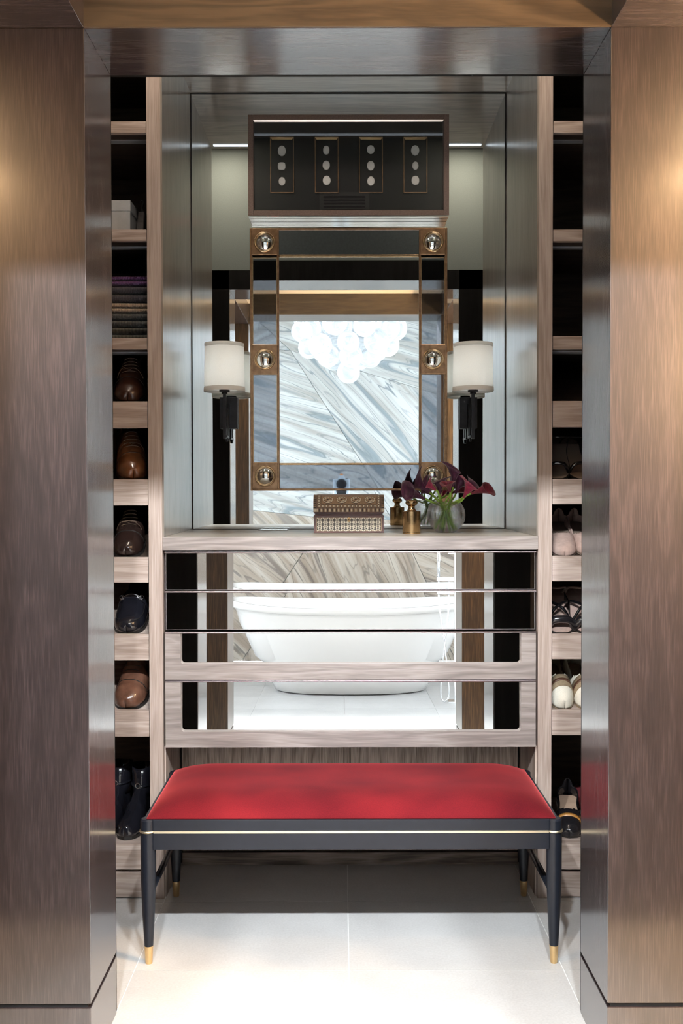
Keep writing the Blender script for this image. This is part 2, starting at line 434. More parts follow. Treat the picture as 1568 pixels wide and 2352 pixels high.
# ------------------------------------------------------------------ setting: openings A (nearest) and B
XL, XR = CX - OW, CX + OW
GR0, GR1 = 0.146, 0.152           # shadow groove above the base
def opening(name, y0, y1, mat_front, mat_jamb, mat_jh, xo, ztop):
    d = struct(name)
    yc0, yc1 = y0, y1
    for s, xe, xo_ in ((-1, XL, -xo), (1, XR, xo)):
        a, b_ = sorted((xe, xo_))
        fin('jamb', box(a, b_, yc0, yc1, GR1 + 0.004, OH), mat_jamb, d, bevel=0.0012)
        fin('base_block', box(a, b_, yc0, yc1, 0.0, GR0), mat_jamb, d, bevel=0.0012)
        ain, bin_ = (a, b_ - 0.008) if s < 0 else (a + 0.008, b_)
        fin('shadow_groove', box(ain, bin_, yc0 + 0.006, yc1 - 0.006, GR0 - 0.001, GR1 + 0.005), blackgap, d)
    return d
dA = opening('door_1', A1, A2, dark_v, dark_v, dark_h, 2.25, OH)
dA['label'] = 'wide dark stained wooden opening framing the niche'
# header of the near opening: lit brown outer face, lacquered underside
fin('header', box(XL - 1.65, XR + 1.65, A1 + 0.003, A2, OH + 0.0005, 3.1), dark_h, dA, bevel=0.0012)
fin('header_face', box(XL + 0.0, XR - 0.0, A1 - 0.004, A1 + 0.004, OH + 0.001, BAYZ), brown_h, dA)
# casing on the inner side, its shade painted in as black
fin('inner_casing', boxes((XL - 0.145, XL - 0.002, A2, A2 + 0.012, 0, OH + 0.098), (XR + 0.002, XR + 0.145, A2, A2 + 0.012, 0, OH + 0.098), (XL - 0.145, XR + 0.145, A2, A2 + 0.012, OH + 0.001, OH + 0.098)), black_v, dA)
dB = opening('door_2', B2, B1, bcoarse, bcoarse, bcoarse, 2.25, OH)
dB['label'] = 'coarse brown wooden opening between passage and bathroom'
fin('header', box(XL - 1.65, XR + 1.65, B2, B1, OH + 0.0005, 3.1), brown_d, dB)
# light jamb lining of the second opening
# passage: lowered soffits left and right of the bay, bay ceiling
fin('soffit_left', box(BX0, XL, B1, A1, OH, OH + 0.16), dark_h, struct('ceiling_passage_left'), bevel=0.001)
fin('soffit_right', box(XR, BX1, B1, A1, OH, OH + 0.16), dark_h, struct('ceiling_passage_right'), bevel=0.001)
fin('bay_panel', box(XL, XR, B1, A1, BAYZ, BAYZ + 0.05), cream_c, struct('ceiling_passage_bay'))
# ceilings
fin('closet_ceiling', box(BX0, BX1, A2, MR + 0.15, 3.1, 3.15), ceil_m, struct('ceiling_closet'))
fin('bath_ceiling', box(BX0, BX1, BY0, B2, BZ, BZ + 0.05), ceil_m, struct('ceiling'))
# side walls with windows
for s, nm, X in ((-1, 'wall_left', BX0), (1, 'wall_right', BX1)):
    w = struct(nm)
    xa_, xb_ = sorted((X, X + s * 0.12))
    y0, y1, z0, z1 = WIN
    p0_, p1_, q0_, q1_ = PWIN[s]
    fin('wall_face', boxes((xa_, xb_, BY0 - 0.1, y0, 0, 3.15), (xa_, xb_, y1, p0_, 0, 3.15), (xa_, xb_, p0_, p1_, 0, q0_), (xa_, xb_, p0_, p1_, q1_, 3.15), (xa_, xb_, p1_, MR + 0.15, 0, 3.15), (xa_, xb_, y0, y1, 0, z0), (xa_, xb_, y0, y1, z1, 3.15)), paint_w, w)
    pw_ = struct('window_%d' % (3 if s < 0 else 4)); pc = X + s * .05
    fin('window_frame', boxes((pc - .03, pc + .03, p0_, p0_ + .04, q0_, q1_), (pc - .03, pc + .03, p1_ - .04, p1_, q0_, q1_), (pc - .03, pc + .03, p0_ + .04, p1_ - .04, q0_, q0_ + .04), (pc - .03, pc + .03, p0_ + .04, p1_ - .04, q1_ - .04, q1_)), lacq, pw_)
    fin('pane', box(pc - .004, pc + .004, p0_ + .04, p1_ - .04, q0_ + .04, q1_ - .04), pane_g, pw_)
    wd = struct('window_%d' % (1 if s < 0 else 2))
    m_ = 0.05
    xm = X + s * 0.05
    ym = (y0 + y1) / 2
    fin('window_frame', boxes((xm - .03, xm + .03, y0, y0 + m_, z0, z1), (xm - .03, xm + .03, y1 - m_, y1, z0, z1), (xm - .03, xm + .03, y0 + m_, y1 - m_, z0, z0 + m_), (xm - .03, xm + .03, y0 + m_, y1 - m_, z1 - m_, z1), (xm - .025, xm + .025, ym - .03, ym + .03, z0 + m_, z1 - m_)), flat('black_window_frame', (0.02, 0.02, 0.022), 0.4), wd)
    for a, b_ in ((y0 + m_, ym - .03), (ym + .03, y1 - m_)):
        fin('pane', box(xm - .004, xm + .004, a, b_, z0 + m_, z1 - m_), pane_g, wd)
# closet side of the header wall: sage wall covering above the casing
w = struct('wall_closet_front')
fin('wallcovering', box(BX0, BX1, A2 + 0.001, A2 + 0.006, OH + 0.098, 3.1), wallp, w)
fin('wood_lining', boxes((BX0, XL - 0.146, A2 + 0.001, A2 + 0.006, 0, OH + 0.096), (XR + 0.146, BX1, A2 + 0.001, A2 + 0.006, 0, OH + 0.096)), brown_v, w)
# rear wall behind the cabinets
fin('plaster', box(BX0, BX1, MR + 0.02, MR + 0.14, 0, 3.15), paint_w, struct('wall_rear'))
fin('bath_partition', boxes((BX0, XL - 0.06, B2 - 0.012, B2 - 0.001, 0, 3.1), (XR + 0.06, BX1, B2 - 0.012, B2 - 0.001, 0, 3.1), (XL - 0.06, XR + 0.06, B2 - 0.012, B2 - 0.001, OH + 0.06, 3.1)), paint_w, struct('wall_partition'))
# stone feature wall of diagonal slabs
sw = struct('wall_stone'); sw['label'] = 'bathroom wall of diagonally veined quartzite slabs'
fin('backing', box(BX0, BX1, BY0 - 0.12, BY0 - 0.02, 0, 3.15), grout_m, sw)
P = {'A': (-.487, 2.596), 'A2': (2.3, 1.766), 'TL': (-2.3, 3.02), 'TR': (2.3, 3.02), 'T1': (-.95, 3.02), 'B1': (.64, .82), 'L1': (-2.3, 2.72),
     'L2': (-2.3, 1.30), 'C': (.50, 1.04), 'BL': (-2.3, 0), 'BR': (2.3, 0), 'b1': (-.86, 0), 'b0': (-.16, 1.06), 'b2': (.98, 0), 'R1': (2.3, .5)}
slabs = [(('A', 'L1', 'TL', 'T1'), 0.45, 0, 1), (('A', 'T1', 'TR', 'A2'), -0.30, 0, 2), (('A', 'A2', 'R1', 'C'), -0.80, 0, 3),
         (('A', 'C', 'b0', 'L2', 'L1'), -0.30, 0, 4), (('L2', 'b0', 'b1', 'BL'), -0.75, 1, 5), (('b0', 'C', 'b2', 'b1'), -1.15, 1, 6), (('C', 'R1', 'BR', 'b2'), -0.35, 1, 7)]
for k, (ids, ang, warm, sd) in enumerate(slabs):
    pts = [Vector((P[i][0], P[i][1])) for i in ids]
    c = sum(pts, Vector((0, 0))) / len(pts)
    pts = [p_ + (c - p_).normalized() * 0.003 for p_ in pts]
    bm = bmesh.new()
    f1 = [bm.verts.new((p_.x, BY0, p_.y)) for p_ in pts]; f0 = [bm.verts.new((p_.x, BY0 - 0.02, p_.y)) for p_ in pts]
    bm.faces.new(f1); bm.faces.new(f0[::-1])
    for q in range(len(pts)):
        bm.faces.new((f1[q], f0[q], f0[(q + 1) % len(pts)], f1[(q + 1) % len(pts)]))
    fin('stone_slab', bm, stone_mat('quartzite_%d' % k, ang, warm, sd), sw, bevel=0.0015, seg=1)

# air vent and sensor plate high on the closet wall (seen in the mirror)
YV = A2 + 0.006
def mir(px, py, m, Y):
    """pixel seen in a mirror at y = m -> point on the plane y = Y"""
    p_ = at(px, py, 2 * m - Y); p_.y = Y; return p_
v0 = mir(735, 512, MR, YV); v1 = mir(846, 512, MR, YV)
vt = thing('air_vent', 'slotted grey air vent above the opening, seen in the mirror', 'vent', (v0.x, YV, v0.z))
zt, zb = v0.z + 0.115, v0.z - 0.025
fin('vent_frame', boxes((v0.x, v1.x, YV, YV + .008, zb, zb + .018), (v0.x, v1.x, YV, YV + .008, zt - .018, zt), (v0.x, v0.x + .02, YV, YV + .008, zb + .018, zt - .018), (v1.x - .02, v1.x, YV, YV + .008, zb + .018, zt - .018)), sticker, vt)
fin('backing', box(v0.x + .02, v1.x - .02, YV + .0005, YV + .002, zb + .018, zt - .018), blackgap, vt)
for k in range(6):
    zz = zb + .024 + k * .016
    fin('slat', box(v0.x + .02, v1.x - .02, YV + .002, YV + .007, zz, zz + .006), sticker, vt)
s0 = mir(597, 515, MR, YV); s1 = mir(641, 515, MR, YV)
sp = thing('sensor_plate', 'square sage plate with red indicator light beside the air vent', 'sensor', (s0.x, YV, s0.z))
fin('plate', box(s0.x, s1.x, YV, YV + .006, s0.z - .03, s0.z + .07), wallp, sp, bevel=.001)
fin('indicator', lathe(bmesh.new(), [(0, .004), (.004, .003), (.004, 0)], (mir(635, 512, MR, YV).x, YV + .006, s0.z + .012), 10, 'y'), red_led, sp, smooth=True)

# ------------------------------------------------------------------ ceiling lights
def downlight(x, y, z, power, color, lens, label, group, r=0.045, spot=None, aim=None, blend=0.4):
    t = thing('ceiling_light', label, 'ceiling light', (x, y, z), group)
    fin('trim_ring', lathe(bmesh.new(), [(r + .018, 0), (r + .018, -.005), (r, -.006), (r, .0), (r + .018, 0)], (x, y, z - .0005), 28), paint_w, t, smooth=False)
    fin('lens', lathe(bmesh.new(), [(0, -.002), (r - .001, -.002), (r - .001, -.0008), (0, -.0008)], (x, y, z), 28), lens, t)
    if spot:
        l = bpy.data.lights.new('lamp', 'SPOT'); l.spot_size = math.radians(spot); l.spot_blend = blend; l.shadow_soft_size = r
    else:
        l = bpy.data.lights.new('lamp', 'AREA'); l.shape = 'DISK'; l.size = 2 * r
    l.energy = power; l.color = color
    o = bpy.data.objects.new('lamp', l); link(o, t); o.location = (0, 0, -.012)
    if aim is not None:
        d = Vector(aim) - Vector((x, y, z)); o.rotation_euler = d.to_track_quat('-Z', 'Y').to_euler()
    return t
for k, x in enumerate((-0.75, -0.25, 0.28, 0.78)):
    downlight(x, -0.05, BZ, 430, COOL, lens_cool, ('white round bathroom ceiling light, %s of the row before the tub' % ('leftmost', 'second from the left', 'second from the right', 'rightmost')[k]), 'bathroom ceiling lights', spot=84, aim=(x * 1.5, 2.6, 0.2))
for x, pw in ((-1.15, 14), (1.12, 18)):
    downlight(x, 1.66, OH, pw, WARM, lens_warm, 'warm round ceiling light in the %s passage soffit' % ('left' if x < 0 else 'right'), None, aim=(x, 1.66, 0))
fin('added_cove_strip', box(XL + .01, XR - .01, A1 - .0115, A1 - .0045, BAYZ - .016, BAYZ - .004), emit('added_warm_strip', (1, .76, .50), 3.6), bpy.data.objects['ceiling_passage_bay'])  # glowing strip added out of view to brighten the bay ceiling

def pendant(x, y, z, pw, side):
    t = thing('pendant_lamp', 'warm globe pendant at the %s end of the passage' % side, 'pendant lamp', (x, y, OH))
    fin('ceiling_rose', lathe(bmesh.new(), [(0, OH - .001), (.05, OH - .001), (.05, OH - .018), (0, OH - .022)], (x, y, 0), 24), bronze, t)
    fin('rod', tube(bmesh.new(), [(x, y, OH - .02), (x, y, z + .09)], .005, 8), bronze, t)
    fin('globe', lathe(bmesh.new(), [(.09 * math.sin(PI * k / 14), z - .09 * math.cos(PI * k / 14)) for k in range(15)], (x, y, 0), 24), emit('warm_globe_%s' % side, WARM, 6), t, smooth=True)
    l = bpy.data.lights.new('lamp', 'POINT'); l.energy = pw; l.color = WARM; l.shadow_soft_size = .09
    o = bpy.data.objects.new('lamp', l); link(o, t); o.location = (0, 0, z - .11 - OH)
pendant(1.46, 1.74, 1.90, 260, 'right')
pendant(-1.50, 1.72, 2.08, 26, 'left')
for x in (-0.58, 0.61):
    downlight(x, 2.76, 3.1, 4.0, (1, .82, .66), lens_warm, 'added unseen warm closet ceiling light before the %s shoe cabinet' % ('left' if x < 0 else 'right'), None, aim=(x, 2.86, 0))  # lamps added out of view to brighten the closet

# ------------------------------------------------------------------ niche cabinet
ZC1 = za(1232, NF); ZC0 = za(1263, NF)          # counter top and underside
ZN = at(784, 214, MR).z                          # niche top
nl, nr = xa(372, NF), xa(1236, NF)               # niche clear width
SW = xa(372, NF) - xa(340.5, NF)                 # stile thickness
cab = thing('dressing_cabinet', 'tall walnut cabinet around the mirrored niche with drawers and knee space', 'cabinet', (CX, NF, 0))
for s, a in ((-1, nl - SW), (1, nr)):
    fin('upright_panel', box(a, a + SW, NF, MR + .018, 0, 3.095), wal_v, cab, bevel=.0008)
PT = 0.006
fin('niche_lining', box(nl, nl + PT, NF + .001, MR, ZC1, ZN), pan_v, cab, label='satin grey-brown veneer')
fin('niche_lining', box(nr - PT, nr, NF + .001, MR, ZC1, ZN), pan_v, cab, label='satin grey-brown veneer')
fin('niche_ceiling', box(nl + PT, nr - PT, NF + .001, MR, ZN, ZN + .05), pan_h, cab)
fin('light_strip', box(nl + .02, nr - .02, NF + .035, NF + .052, ZN - .003, ZN - .0003), led, cab, label='cool white light strip')
fin('cornice', box(nl, nr, NF - .0, NF + .03, ZN + .05, 3.095), pan_h, cab)
# worktop: a thing of its own
wt = fin('worktop', box(nl + .0005, nr - .0005, NF + .0005, MR - .0005, ZC0, ZC1 - .0005), [ctr_h, drw_h], None, bevel=.0008)
for p_ in wt.data.polygons:
    if p_.normal.y < -0.5 or p_.normal.z < -.5: p_.material_index = 1
tag(wt, 'grey-brown wooden counter slab across the niche, under the jewellery chest', 'counter')
# mirror at the back of the niche
fin('mirror_joint', boxes((nl + PT, nl + PT + .003, MR - .006, MR - .002, ZC1, ZN), (nr - PT - .003, nr - PT, MR - .006, MR - .002, ZC1, ZN), (nl + PT + .003, nr - PT - .003, MR - .006, MR - .002, ZN - .003, ZN), (nl + PT + .003, nr - PT - .003, MR - .004, MR - .002, ZC1 - .0003, ZC1 + .0018)), blackgap, cab)
wm = fin('wall_mirror', box(nl + PT, nr - PT, MR - .0019, MR + .002, ZC1 + .001, ZN - .0005), mirror_m, None)
tag(wm, 'large flat mirror covering the back of the niche', 'mirror')
# drawers
def tilt(bm, zc_, th):
    for v in bm.verts: v.co.y += (v.co.z - zc_) * math.tan(th)
    return bm
TLT = (.0005, .0130, .013, .0155)
def drawer(y0, y1, wood_side, mb0, mb1, idx):
    """y0,y1 rows of the drawer; mirror rows mb0..mb1"""
    z1, z0 = za(y0, NF), za(y1, NF)
    X0, X1_ = nl + .006, nr - .006
    zt = za(mb0, NF)
    d = fin('drawer', box(X0 + .004, X1_ - .004, DM + .012, DM + .30, z0 + .012, z1 - .006), dark_in, cab)
    # bronze rail along the top edge
    bm = bmesh.new()
    zr = zt + .0005
    B(bm, X0 - .002, X1_ + .002, NF + .006, DM + .012, zr, zr + .0055)
    fin('rail', bm, rail_m, d, bevel=.002, seg=3)
    zb = za(mb1, NF)
    if not wood_side:
        fin('mirror_panel', tilt(box(X0 + .002, X1_ - .002, DM, DM + .012, z0 + .0015, zr), (z0 + zr) / 2, TLT[idx]), mirror_d, d)
        fin('edge_strip', boxes((X0, X0 + .002, DM - .003, DM + .012, z0 + .0015, zr), (X1_ - .002, X1_, DM - .003, DM + .012, z0 + .0015, zr), (X0 + .002, X1_ - .002, DM - .003, DM + .012, z0, z0 + .0015)), rail_m, d)
    else:
        xl, xr = xa(412, NF), xa(1198, NF)
        # wood front with a cut-out, rounded lower corners
        r = .010; ya, yb = NF + .004, DM + .010
        bm = boxes((X0, xl, ya, yb, z0, zr), (xr, X1_, ya, yb, z0, zr), (xl, xr, ya, yb, z0, zb))
        for xc, sg in ((xl, 1), (xr, -1)):
            arcp = [(xc, zb)] + [(xc + sg * (r - r * math.cos(k * PI / 12)), zb + r - r * math.sin(k * PI / 12)) for k in range(7)]
            f = [bm.verts.new((x, ya, z)) for x, z in arcp]; k_ = [bm.verts.new((x, yb, z)) for x, z in arcp]
            for q in range(1, 7):
                bm.faces.new((f[0], f[q], f[q + 1])); bm.faces.new((k_[0], k_[q + 1], k_[q])); bm.faces.new((f[q], k_[q], k_[q + 1], f[q + 1]))
        fin('wood_front', bm, drw_h, d)
        fin('mirror_panel', tilt(box(X0 + .01, X1_ - .01, DM, DM + .003, z0 + .02, zr), (z0 + zr) / 2, TLT[idx]), mirror_d, d)
drawer(1265, 1356, False, 1271, 1356, 0)
drawer(1358, 1448, False, 1362, 1448, 1)
drawer(1449, 1562, True, 1456, 1525, 2)
drawer(1563, 1717, True, 1568, 1681, 3)
zu = za(1717, NF)
fin('drawer_carcass', box(nl + .003, nr - .003, DM + .31, MR, zu + .01, ZC0 - .001), dark_in, cab)
fin('drawer_carcass', box(nl + .0005, nr - .0005, NF + .03, DM + .012, ZC0 - .009, ZC0 - .0005), blackgap, cab)
fin('carcass_base', box(nl + .0005, nr - .0005, DM + .02, MR, zu + .001, zu + .009), knee_h, cab)
# knee space doors, plinth
KY = fl(800, 1986).y
kx0, kx1 = xa(418, KY, 1850), xa(1189, KY, 1850); kxm = xa(804, KY, 1850)
kb = za(1953, KY); kg = za(1958, KY)
fin('door', box(kx0, kxm - .0012, KY, KY + .02, kb, zu), knee_v, cab, bevel=.0006)
fin('door', box(kxm + .0012, kx1, KY, KY + .02, kb, zu), knee_v, cab, bevel=.0006)
fin('plinth', box(kx0 - .0, kx1 + .0, KY + .0, KY + .02, 0, kg), knee_h, cab, bevel=.0006)
fin('knee_back', box(nl, nr, KY + .022, KY + .04, 0, zu), blackgap, cab)
fin('knee_side', box(nl, nl + .004, NF + .02, KY + .02, 0, zu - .001), knee_v, cab)
fin('knee_side', box(nr - .004, nr, NF + .02, KY + .02, 0, zu - .001), knee_v, cab)
# pop-up power outlet in the counter
p0 = fl(588, 1222, ZC1); p1 = fl(652, 1222, ZC1)
ou = thing('power_outlet', 'flat brushed metal power outlet lid set in the counter left of the chest', 'outlet', (p0.x, p0.y, ZC1))
fin('surround', box(p0.x - .006, p1.x + .006, 3.70, 3.79, ZC1 - .0003, ZC1 + .0012), alu, ou, bevel=.0005)
fin('lid', box(p0.x, p1.x, 3.706, 3.784, ZC1 + .0013, ZC1 + .0026), chrome, ou, bevel=.0005)

# ------------------------------------------------------------------ shelf cabinets left and right
SD = 0.50                                          # shelf depth
LEFT = [(279, 305, 321, 328), (527, 553, 566, 571), (776, 802, 808, 812), (922, 983, 985, 989), (1101, 1161, 1162, 1164), (1280, 1338, 0, 0), (1457, 1517, 0, 0), (1632, 1692, 0, 0)]
RIGHT = [(278, 305, 321, 327), (527, 554, 566, 571), (772, 802, 806, 811), (921, 981, 984, 988), (1100, 1158, 1159, 1161), (1277, 1335, 0, 0), (1456, 1514, 0, 0), (1631, 1689, 0, 0)]
SLANT = math.radians(24)
SHELF = {}
def shelf_cab(side, rows, label):
    if side < 0: x1 = nl - SW - .0005; x0 = x1 - .50; px = 300
    else: x0 = nr + SW + .0005; x1 = x0 + .50; px = 1300
    c = thing('shoe_cabinet', label, 'cabinet', ((x0 + x1) / 2, NF, 0))
    xo = (x0 - .03, x0) if side < 0 else (x1, x1 + .03)
    fin('side_panel', box(xo[0], xo[1], NF, MR + .018, 0, 3.095), wal_v, c, bevel=.0008)
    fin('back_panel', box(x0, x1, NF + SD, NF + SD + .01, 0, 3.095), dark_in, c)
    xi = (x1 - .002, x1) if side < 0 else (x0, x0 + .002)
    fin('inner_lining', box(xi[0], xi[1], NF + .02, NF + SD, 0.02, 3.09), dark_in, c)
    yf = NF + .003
    fin('light_stop_panel', box(x0, x1, NF + .004, NF + SD, 2.74, 2.77), dark_in, c)  # added above the view to keep closet light out of the top cells
    for k, (t, b_, s0_, s1_) in enumerate(rows):
        zt, zb = za(t, yf, px), za(b_, yf, px)
        fin('shelf_front', box(x0 + .0015, x1 - .0015, yf, yf + .02, zb, zt), wal_h, c, bevel=.0008)
        bm = bmesh.new()
        if k < 3:
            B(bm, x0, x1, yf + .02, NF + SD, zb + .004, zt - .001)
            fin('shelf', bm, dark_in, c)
            SHELF[side, k] = (yf + .02, zt - .001)
            za_ = zb + .004
        else:
            L = (SD - .03); dz = L * math.tan(SLANT)
            y0, y1 = yf + .018, NF + SD; h0 = zt - .014
            vs = [bm.verts.new(p_) for p_ in ((x0, y0, h0 - .014), (x1, y0, h0 - .014), (x1, y1, h0 - .014 + dz), (x0, y1, h0 - .014 + dz), (x0, y0, h0), (x1, y0, h0), (x1, y1, h0 + dz), (x0, y1, h0 + dz))]
            for f in ((0, 3, 2, 1), (4, 5, 6, 7), (0, 1, 5, 4), (1, 2, 6, 5), (2, 3, 7, 6), (3, 0, 4, 7)): bm.faces.new([vs[i] for i in f])
            fin('slanted_shelf', bm, wal_h if k > 5 else dark_in, c)
            SHELF[side, k] = (y0, h0)
            za_ = zb
        if s0_:
            ya = (za_ - EYE.z) / (za(s0_, 1, px) - EYE.z); yb = (za_ - EYE.z) / (za(s1_, 1, px) - EYE.z)
            ya, yb = max(ya, yf + .022), max(yb, yf + .028)
            if k > 2:
                fin('light_strip', box(x0, x1, yf + .0205, yf + .0275, zb, zb + .006), alu, c, label='pale metal strip')
            else:
                fin('light_strip', box(x0, x1, ya, yb, za_ - .004, za_ + .002), alu, c, label='pale metal strip')
    b0 = za(1932, NF, px)
    fin('base_front', box(x0 + .0015, x1 - .0015, yf, yf + .02, za(1997, yf, px), za(1938, yf, px)), wal_h, c, bevel=.0008)
    fin('base_front', box(x0 + .0015, x1 - .0015, yf, yf + .02, 0.004, za(2004, yf, px)), wal_h, c, bevel=.0008)
    fin('base_board', box(x0, x1, yf + .021, NF + SD, 0.0, za(1938, yf, px) - .001), wal_h, c)
    SHELF[side, 8] = (yf + .021, za(1938, yf, px) - .001)
    return c, x0, x1
cl, lx0, lx1 = shelf_cab(-1, LEFT, 'left walnut shoe shelf cabinet, with sweaters and men\'s shoes')
cr, rx0, rx1 = shelf_cab(1, RIGHT, 'right walnut shoe shelf cabinet, with women\'s shoes')
# fillers beyond the shelf cabinets
fin('filler_panel', boxes((BX0, lx0 - .031, NF, NF + .02, 0, 3.095), (rx1 + .031, BX1, NF, NF + .02, 0, 3.095)), wal_v, struct('trim_1'))

# ------------------------------------------------------------------ bench
LY0, LY1 = fl(342, 2212).y, fl(406, 2058).y
lxl, lxr = fl(342, 2212).x, fl(1272, 2212).x
bc = (lxl + lxr) / 2
ben = thing('bench', 'black lacquered bench with red velvet seat and brass tipped legs', 'bench', (bc, (LY0 + LY1) / 2, 0))
ztop = za(1881, LY0 - .01); zap = za(1948, LY0 - .005); zrg = za(1909, LY0 - .01)
hw = (lxr - lxl) / 2 + .004
RT = .0215
def leg(x, y, sx, sy):
    bm = bmesh.new()
    prof = [(.0085, .0), (.0105, .002), (.0135, .052)]
    pts = [(x, y, .050), (x, y, .15), (x, y, .26), (x, y, zrg - .004)]
    # gentle outward swell
    bm2 = lathe(bmesh.new(), [(0, .050), (.0125, .050), (.0175, .14), (.0212, .24), (RT, zrg - .004), (RT - .001, zrg - .003), (RT - .001, zrg + .003), (RT, zrg + .004), (RT, ztop - .004), (RT - .004, ztop), (0, ztop)], (x, y, 0), 28)
    o = fin('leg', bm2, lacq, ben, smooth=True); bm.free()
    o.modifiers.new('e', 'EDGE_SPLIT').split_angle = math.radians(40)
    f = fin('brass_tip', lathe(bmesh.new(), [(0, 0), (.0088, 0), (.0098, .0015), (.0128, .0505), (0, .0505)], (x, y, 0), 24), gold, o, smooth=True)
    f.modifiers.new('e', 'EDGE_SPLIT').split_angle = math.radians(40)
    fin('brass_ring', lathe(bmesh.new(), [(RT - .002, zrg - .0032), (RT + .0025, zrg - .0025), (RT + .0032, zrg), (RT + .0025, zrg + .0025), (RT - .002, zrg + .0032)], (x, y, 0), 28), inlay_m, o, smooth=True)
for sx in (-1, 1):
    for y, sy in ((LY0, -1), (LY1, 1)):
        leg(bc + sx * (hw - .004), y, sx, sy)
xs0, xs1 = bc - hw + .004, bc + hw - .004
fy0, fy1 = LY0 - .016, LY1 + .016
fin('front_rail', box(xs0 + .016, xs1 - .016, fy0, fy0 + .022, zap, ztop), lacq, ben, bevel=.0012)
fin('rear_rail', box(xs0 + .016, xs1 - .016, fy1 - .022, fy1, zap, ztop), lacq, ben, bevel=.0012)
for x in (xs0, xs1):
    fin('side_rail', box(x - .012, x + .012, LY0 + .016, LY1 - .016, zap, ztop), lacq, ben, bevel=.0012)
fin('brass_inlay', boxes((xs0 + .018, xs1 - .018, fy0 - .0022, fy0 + .001, zrg - .0032, zrg + .0032), (xs0 - .0142, xs0 - .010, LY0 + .018, LY1 - .018, zrg - .003, zrg + .003), (xs1 + .010, xs1 + .0142, LY0 + .018, LY1 - .018, zrg - .003, zrg + .003)), inlay_m, ben)
for x in (xs0, xs1):
    bm = bmesh.new(); z1, z2 = .175, .205
    tube(bm, [(x, LY0 + .012, z1 + .015), (x, LY1 - .012, z1 + .015)], .0095, 12)
    fin('stretcher', bm, lacq, ben, smooth=True)
fin('seat_board', box(xs0 + .006, xs1 - .006, LY0 + .006, LY1 - .006, ztop - .02, ztop - .002), lacq, ben)
# cushion
def velvet():
    m, nt, p = newmat('red_velvet')
    tc = node(nt, 'ShaderNodeTexCoord'); nz = node(nt, 'ShaderNodeTexNoise'); nz.inputs['Scale'].default_value = 420; nz.inputs['Detail'].default_value = 2
    mp = node(nt, 'ShaderNodeMapping'); mp.inputs['Scale'].default_value = (2.2, 3.0, 1)
    n2 = node(nt, 'ShaderNodeTexNoise'); n2.inputs['Scale'].default_value = 2.0
    nt.links.new(tc.outputs['Object'], nz.inputs['Vector']); nt.links.new(tc.outputs['Object'], mp.inputs[0]); nt.links.new(mp.outputs[0], n2.inputs['Vector'])
    ad = node(nt, 'ShaderNodeMath', operation='MULTIPLY_ADD'); ad.inputs[1].default_value = .45
    nt.links.new(nz.outputs['Fac'], ad.inputs[0]); nt.links.new(n2.outputs['Fac'], ad.inputs[2])
    r = node(nt, 'ShaderNodeValToRGB'); e = r.color_ramp.elements
    e[0].position = .45; e[0].color = (.060, .004, .008, 1); e[1].position = 1.0; e[1].color = (.17, .011, .015, 1)
    nt.links.new(ad.outputs[0], r.inputs['Fac']); nt.links.new(r.outputs['Color'], p.inputs['Base Color'])
    p.inputs['Roughness'].default_value = .95
    p.inputs['Specular IOR Level'].default_value = .1
    p.inputs['Sheen Weight'].default_value = .75; p.inputs['Sheen Roughness'].default_value = .30
    p.inputs['Sheen Tint'].default_value = (1.0, .17, .18, 1)
    return m
bm = bmesh.new()
NX, NY = 64, 34
cx0, cx1 = xs0 - .003, xs1 + .003; cy0, cy1 = LY0 - .010, LY1 + .012
H = .046
grid = []
for j in range(NY + 1):
    row = []
    for i in range(NX + 1):
        # denser toward the edges
        u = math.sin((i / NX - .5) * PI); v = math.sin((j / NY - .5) * PI)
        U, V = abs(u), abs(v)
        # distance-based edge: rounded rectangle footprint
        x = (cx0 + cx1) / 2 + u * (cx1 - cx0) / 2; y = (cy0 + cy1) / 2 + v * (cy1 - cy0) / 2
        dx = (1 - U) * (cx1 - cx0) / 2; dy = (1 - V) * (cy1 - cy0) / 2
        ex = min(1, dx / .15); ey = min(1, dy / .15)
        hx = (1 - (1 - ex) ** 2.3) ** .62; hy = (1 - (1 - ey) ** 2.3) ** .62
        h = H * hx * hy + .003 * (1 - U * U) * (1 - V * V)
        h += .0006 * noise.noise(Vector((x * 9, y * 9, 0)))
        row.append(bm.verts.new((x, y, ztop + .002 + h)))
    grid.append(row)
for j in range(NY):
    for i in range(NX):
        bm.faces.new((grid[j][i], grid[j][i + 1], grid[j + 1][i + 1], grid[j + 1][i]))
# underside
edge = [grid[0][i] for i in range(NX + 1)] + [grid[j][NX] for j in range(1, NY + 1)] + [grid[NY][i] for i in range(NX - 1, -1, -1)] + [grid[j][0] for j in range(NY - 1, 0, -1)]
lowv = [bm.verts.new((v.co.x * 1 + (bc - v.co.x) * .006, v.co.y, ztop)) for v in edge]
for k in range(len(edge)):
    bm.faces.new((edge[k], edge[(k + 1) % len(edge)], lowv[(k + 1) % len(edge)], lowv[k]))
bm.faces.new(lowv)
fin('seat_cushion', bm, velvet(), ben, smooth=True, label='padded red velvet seat')

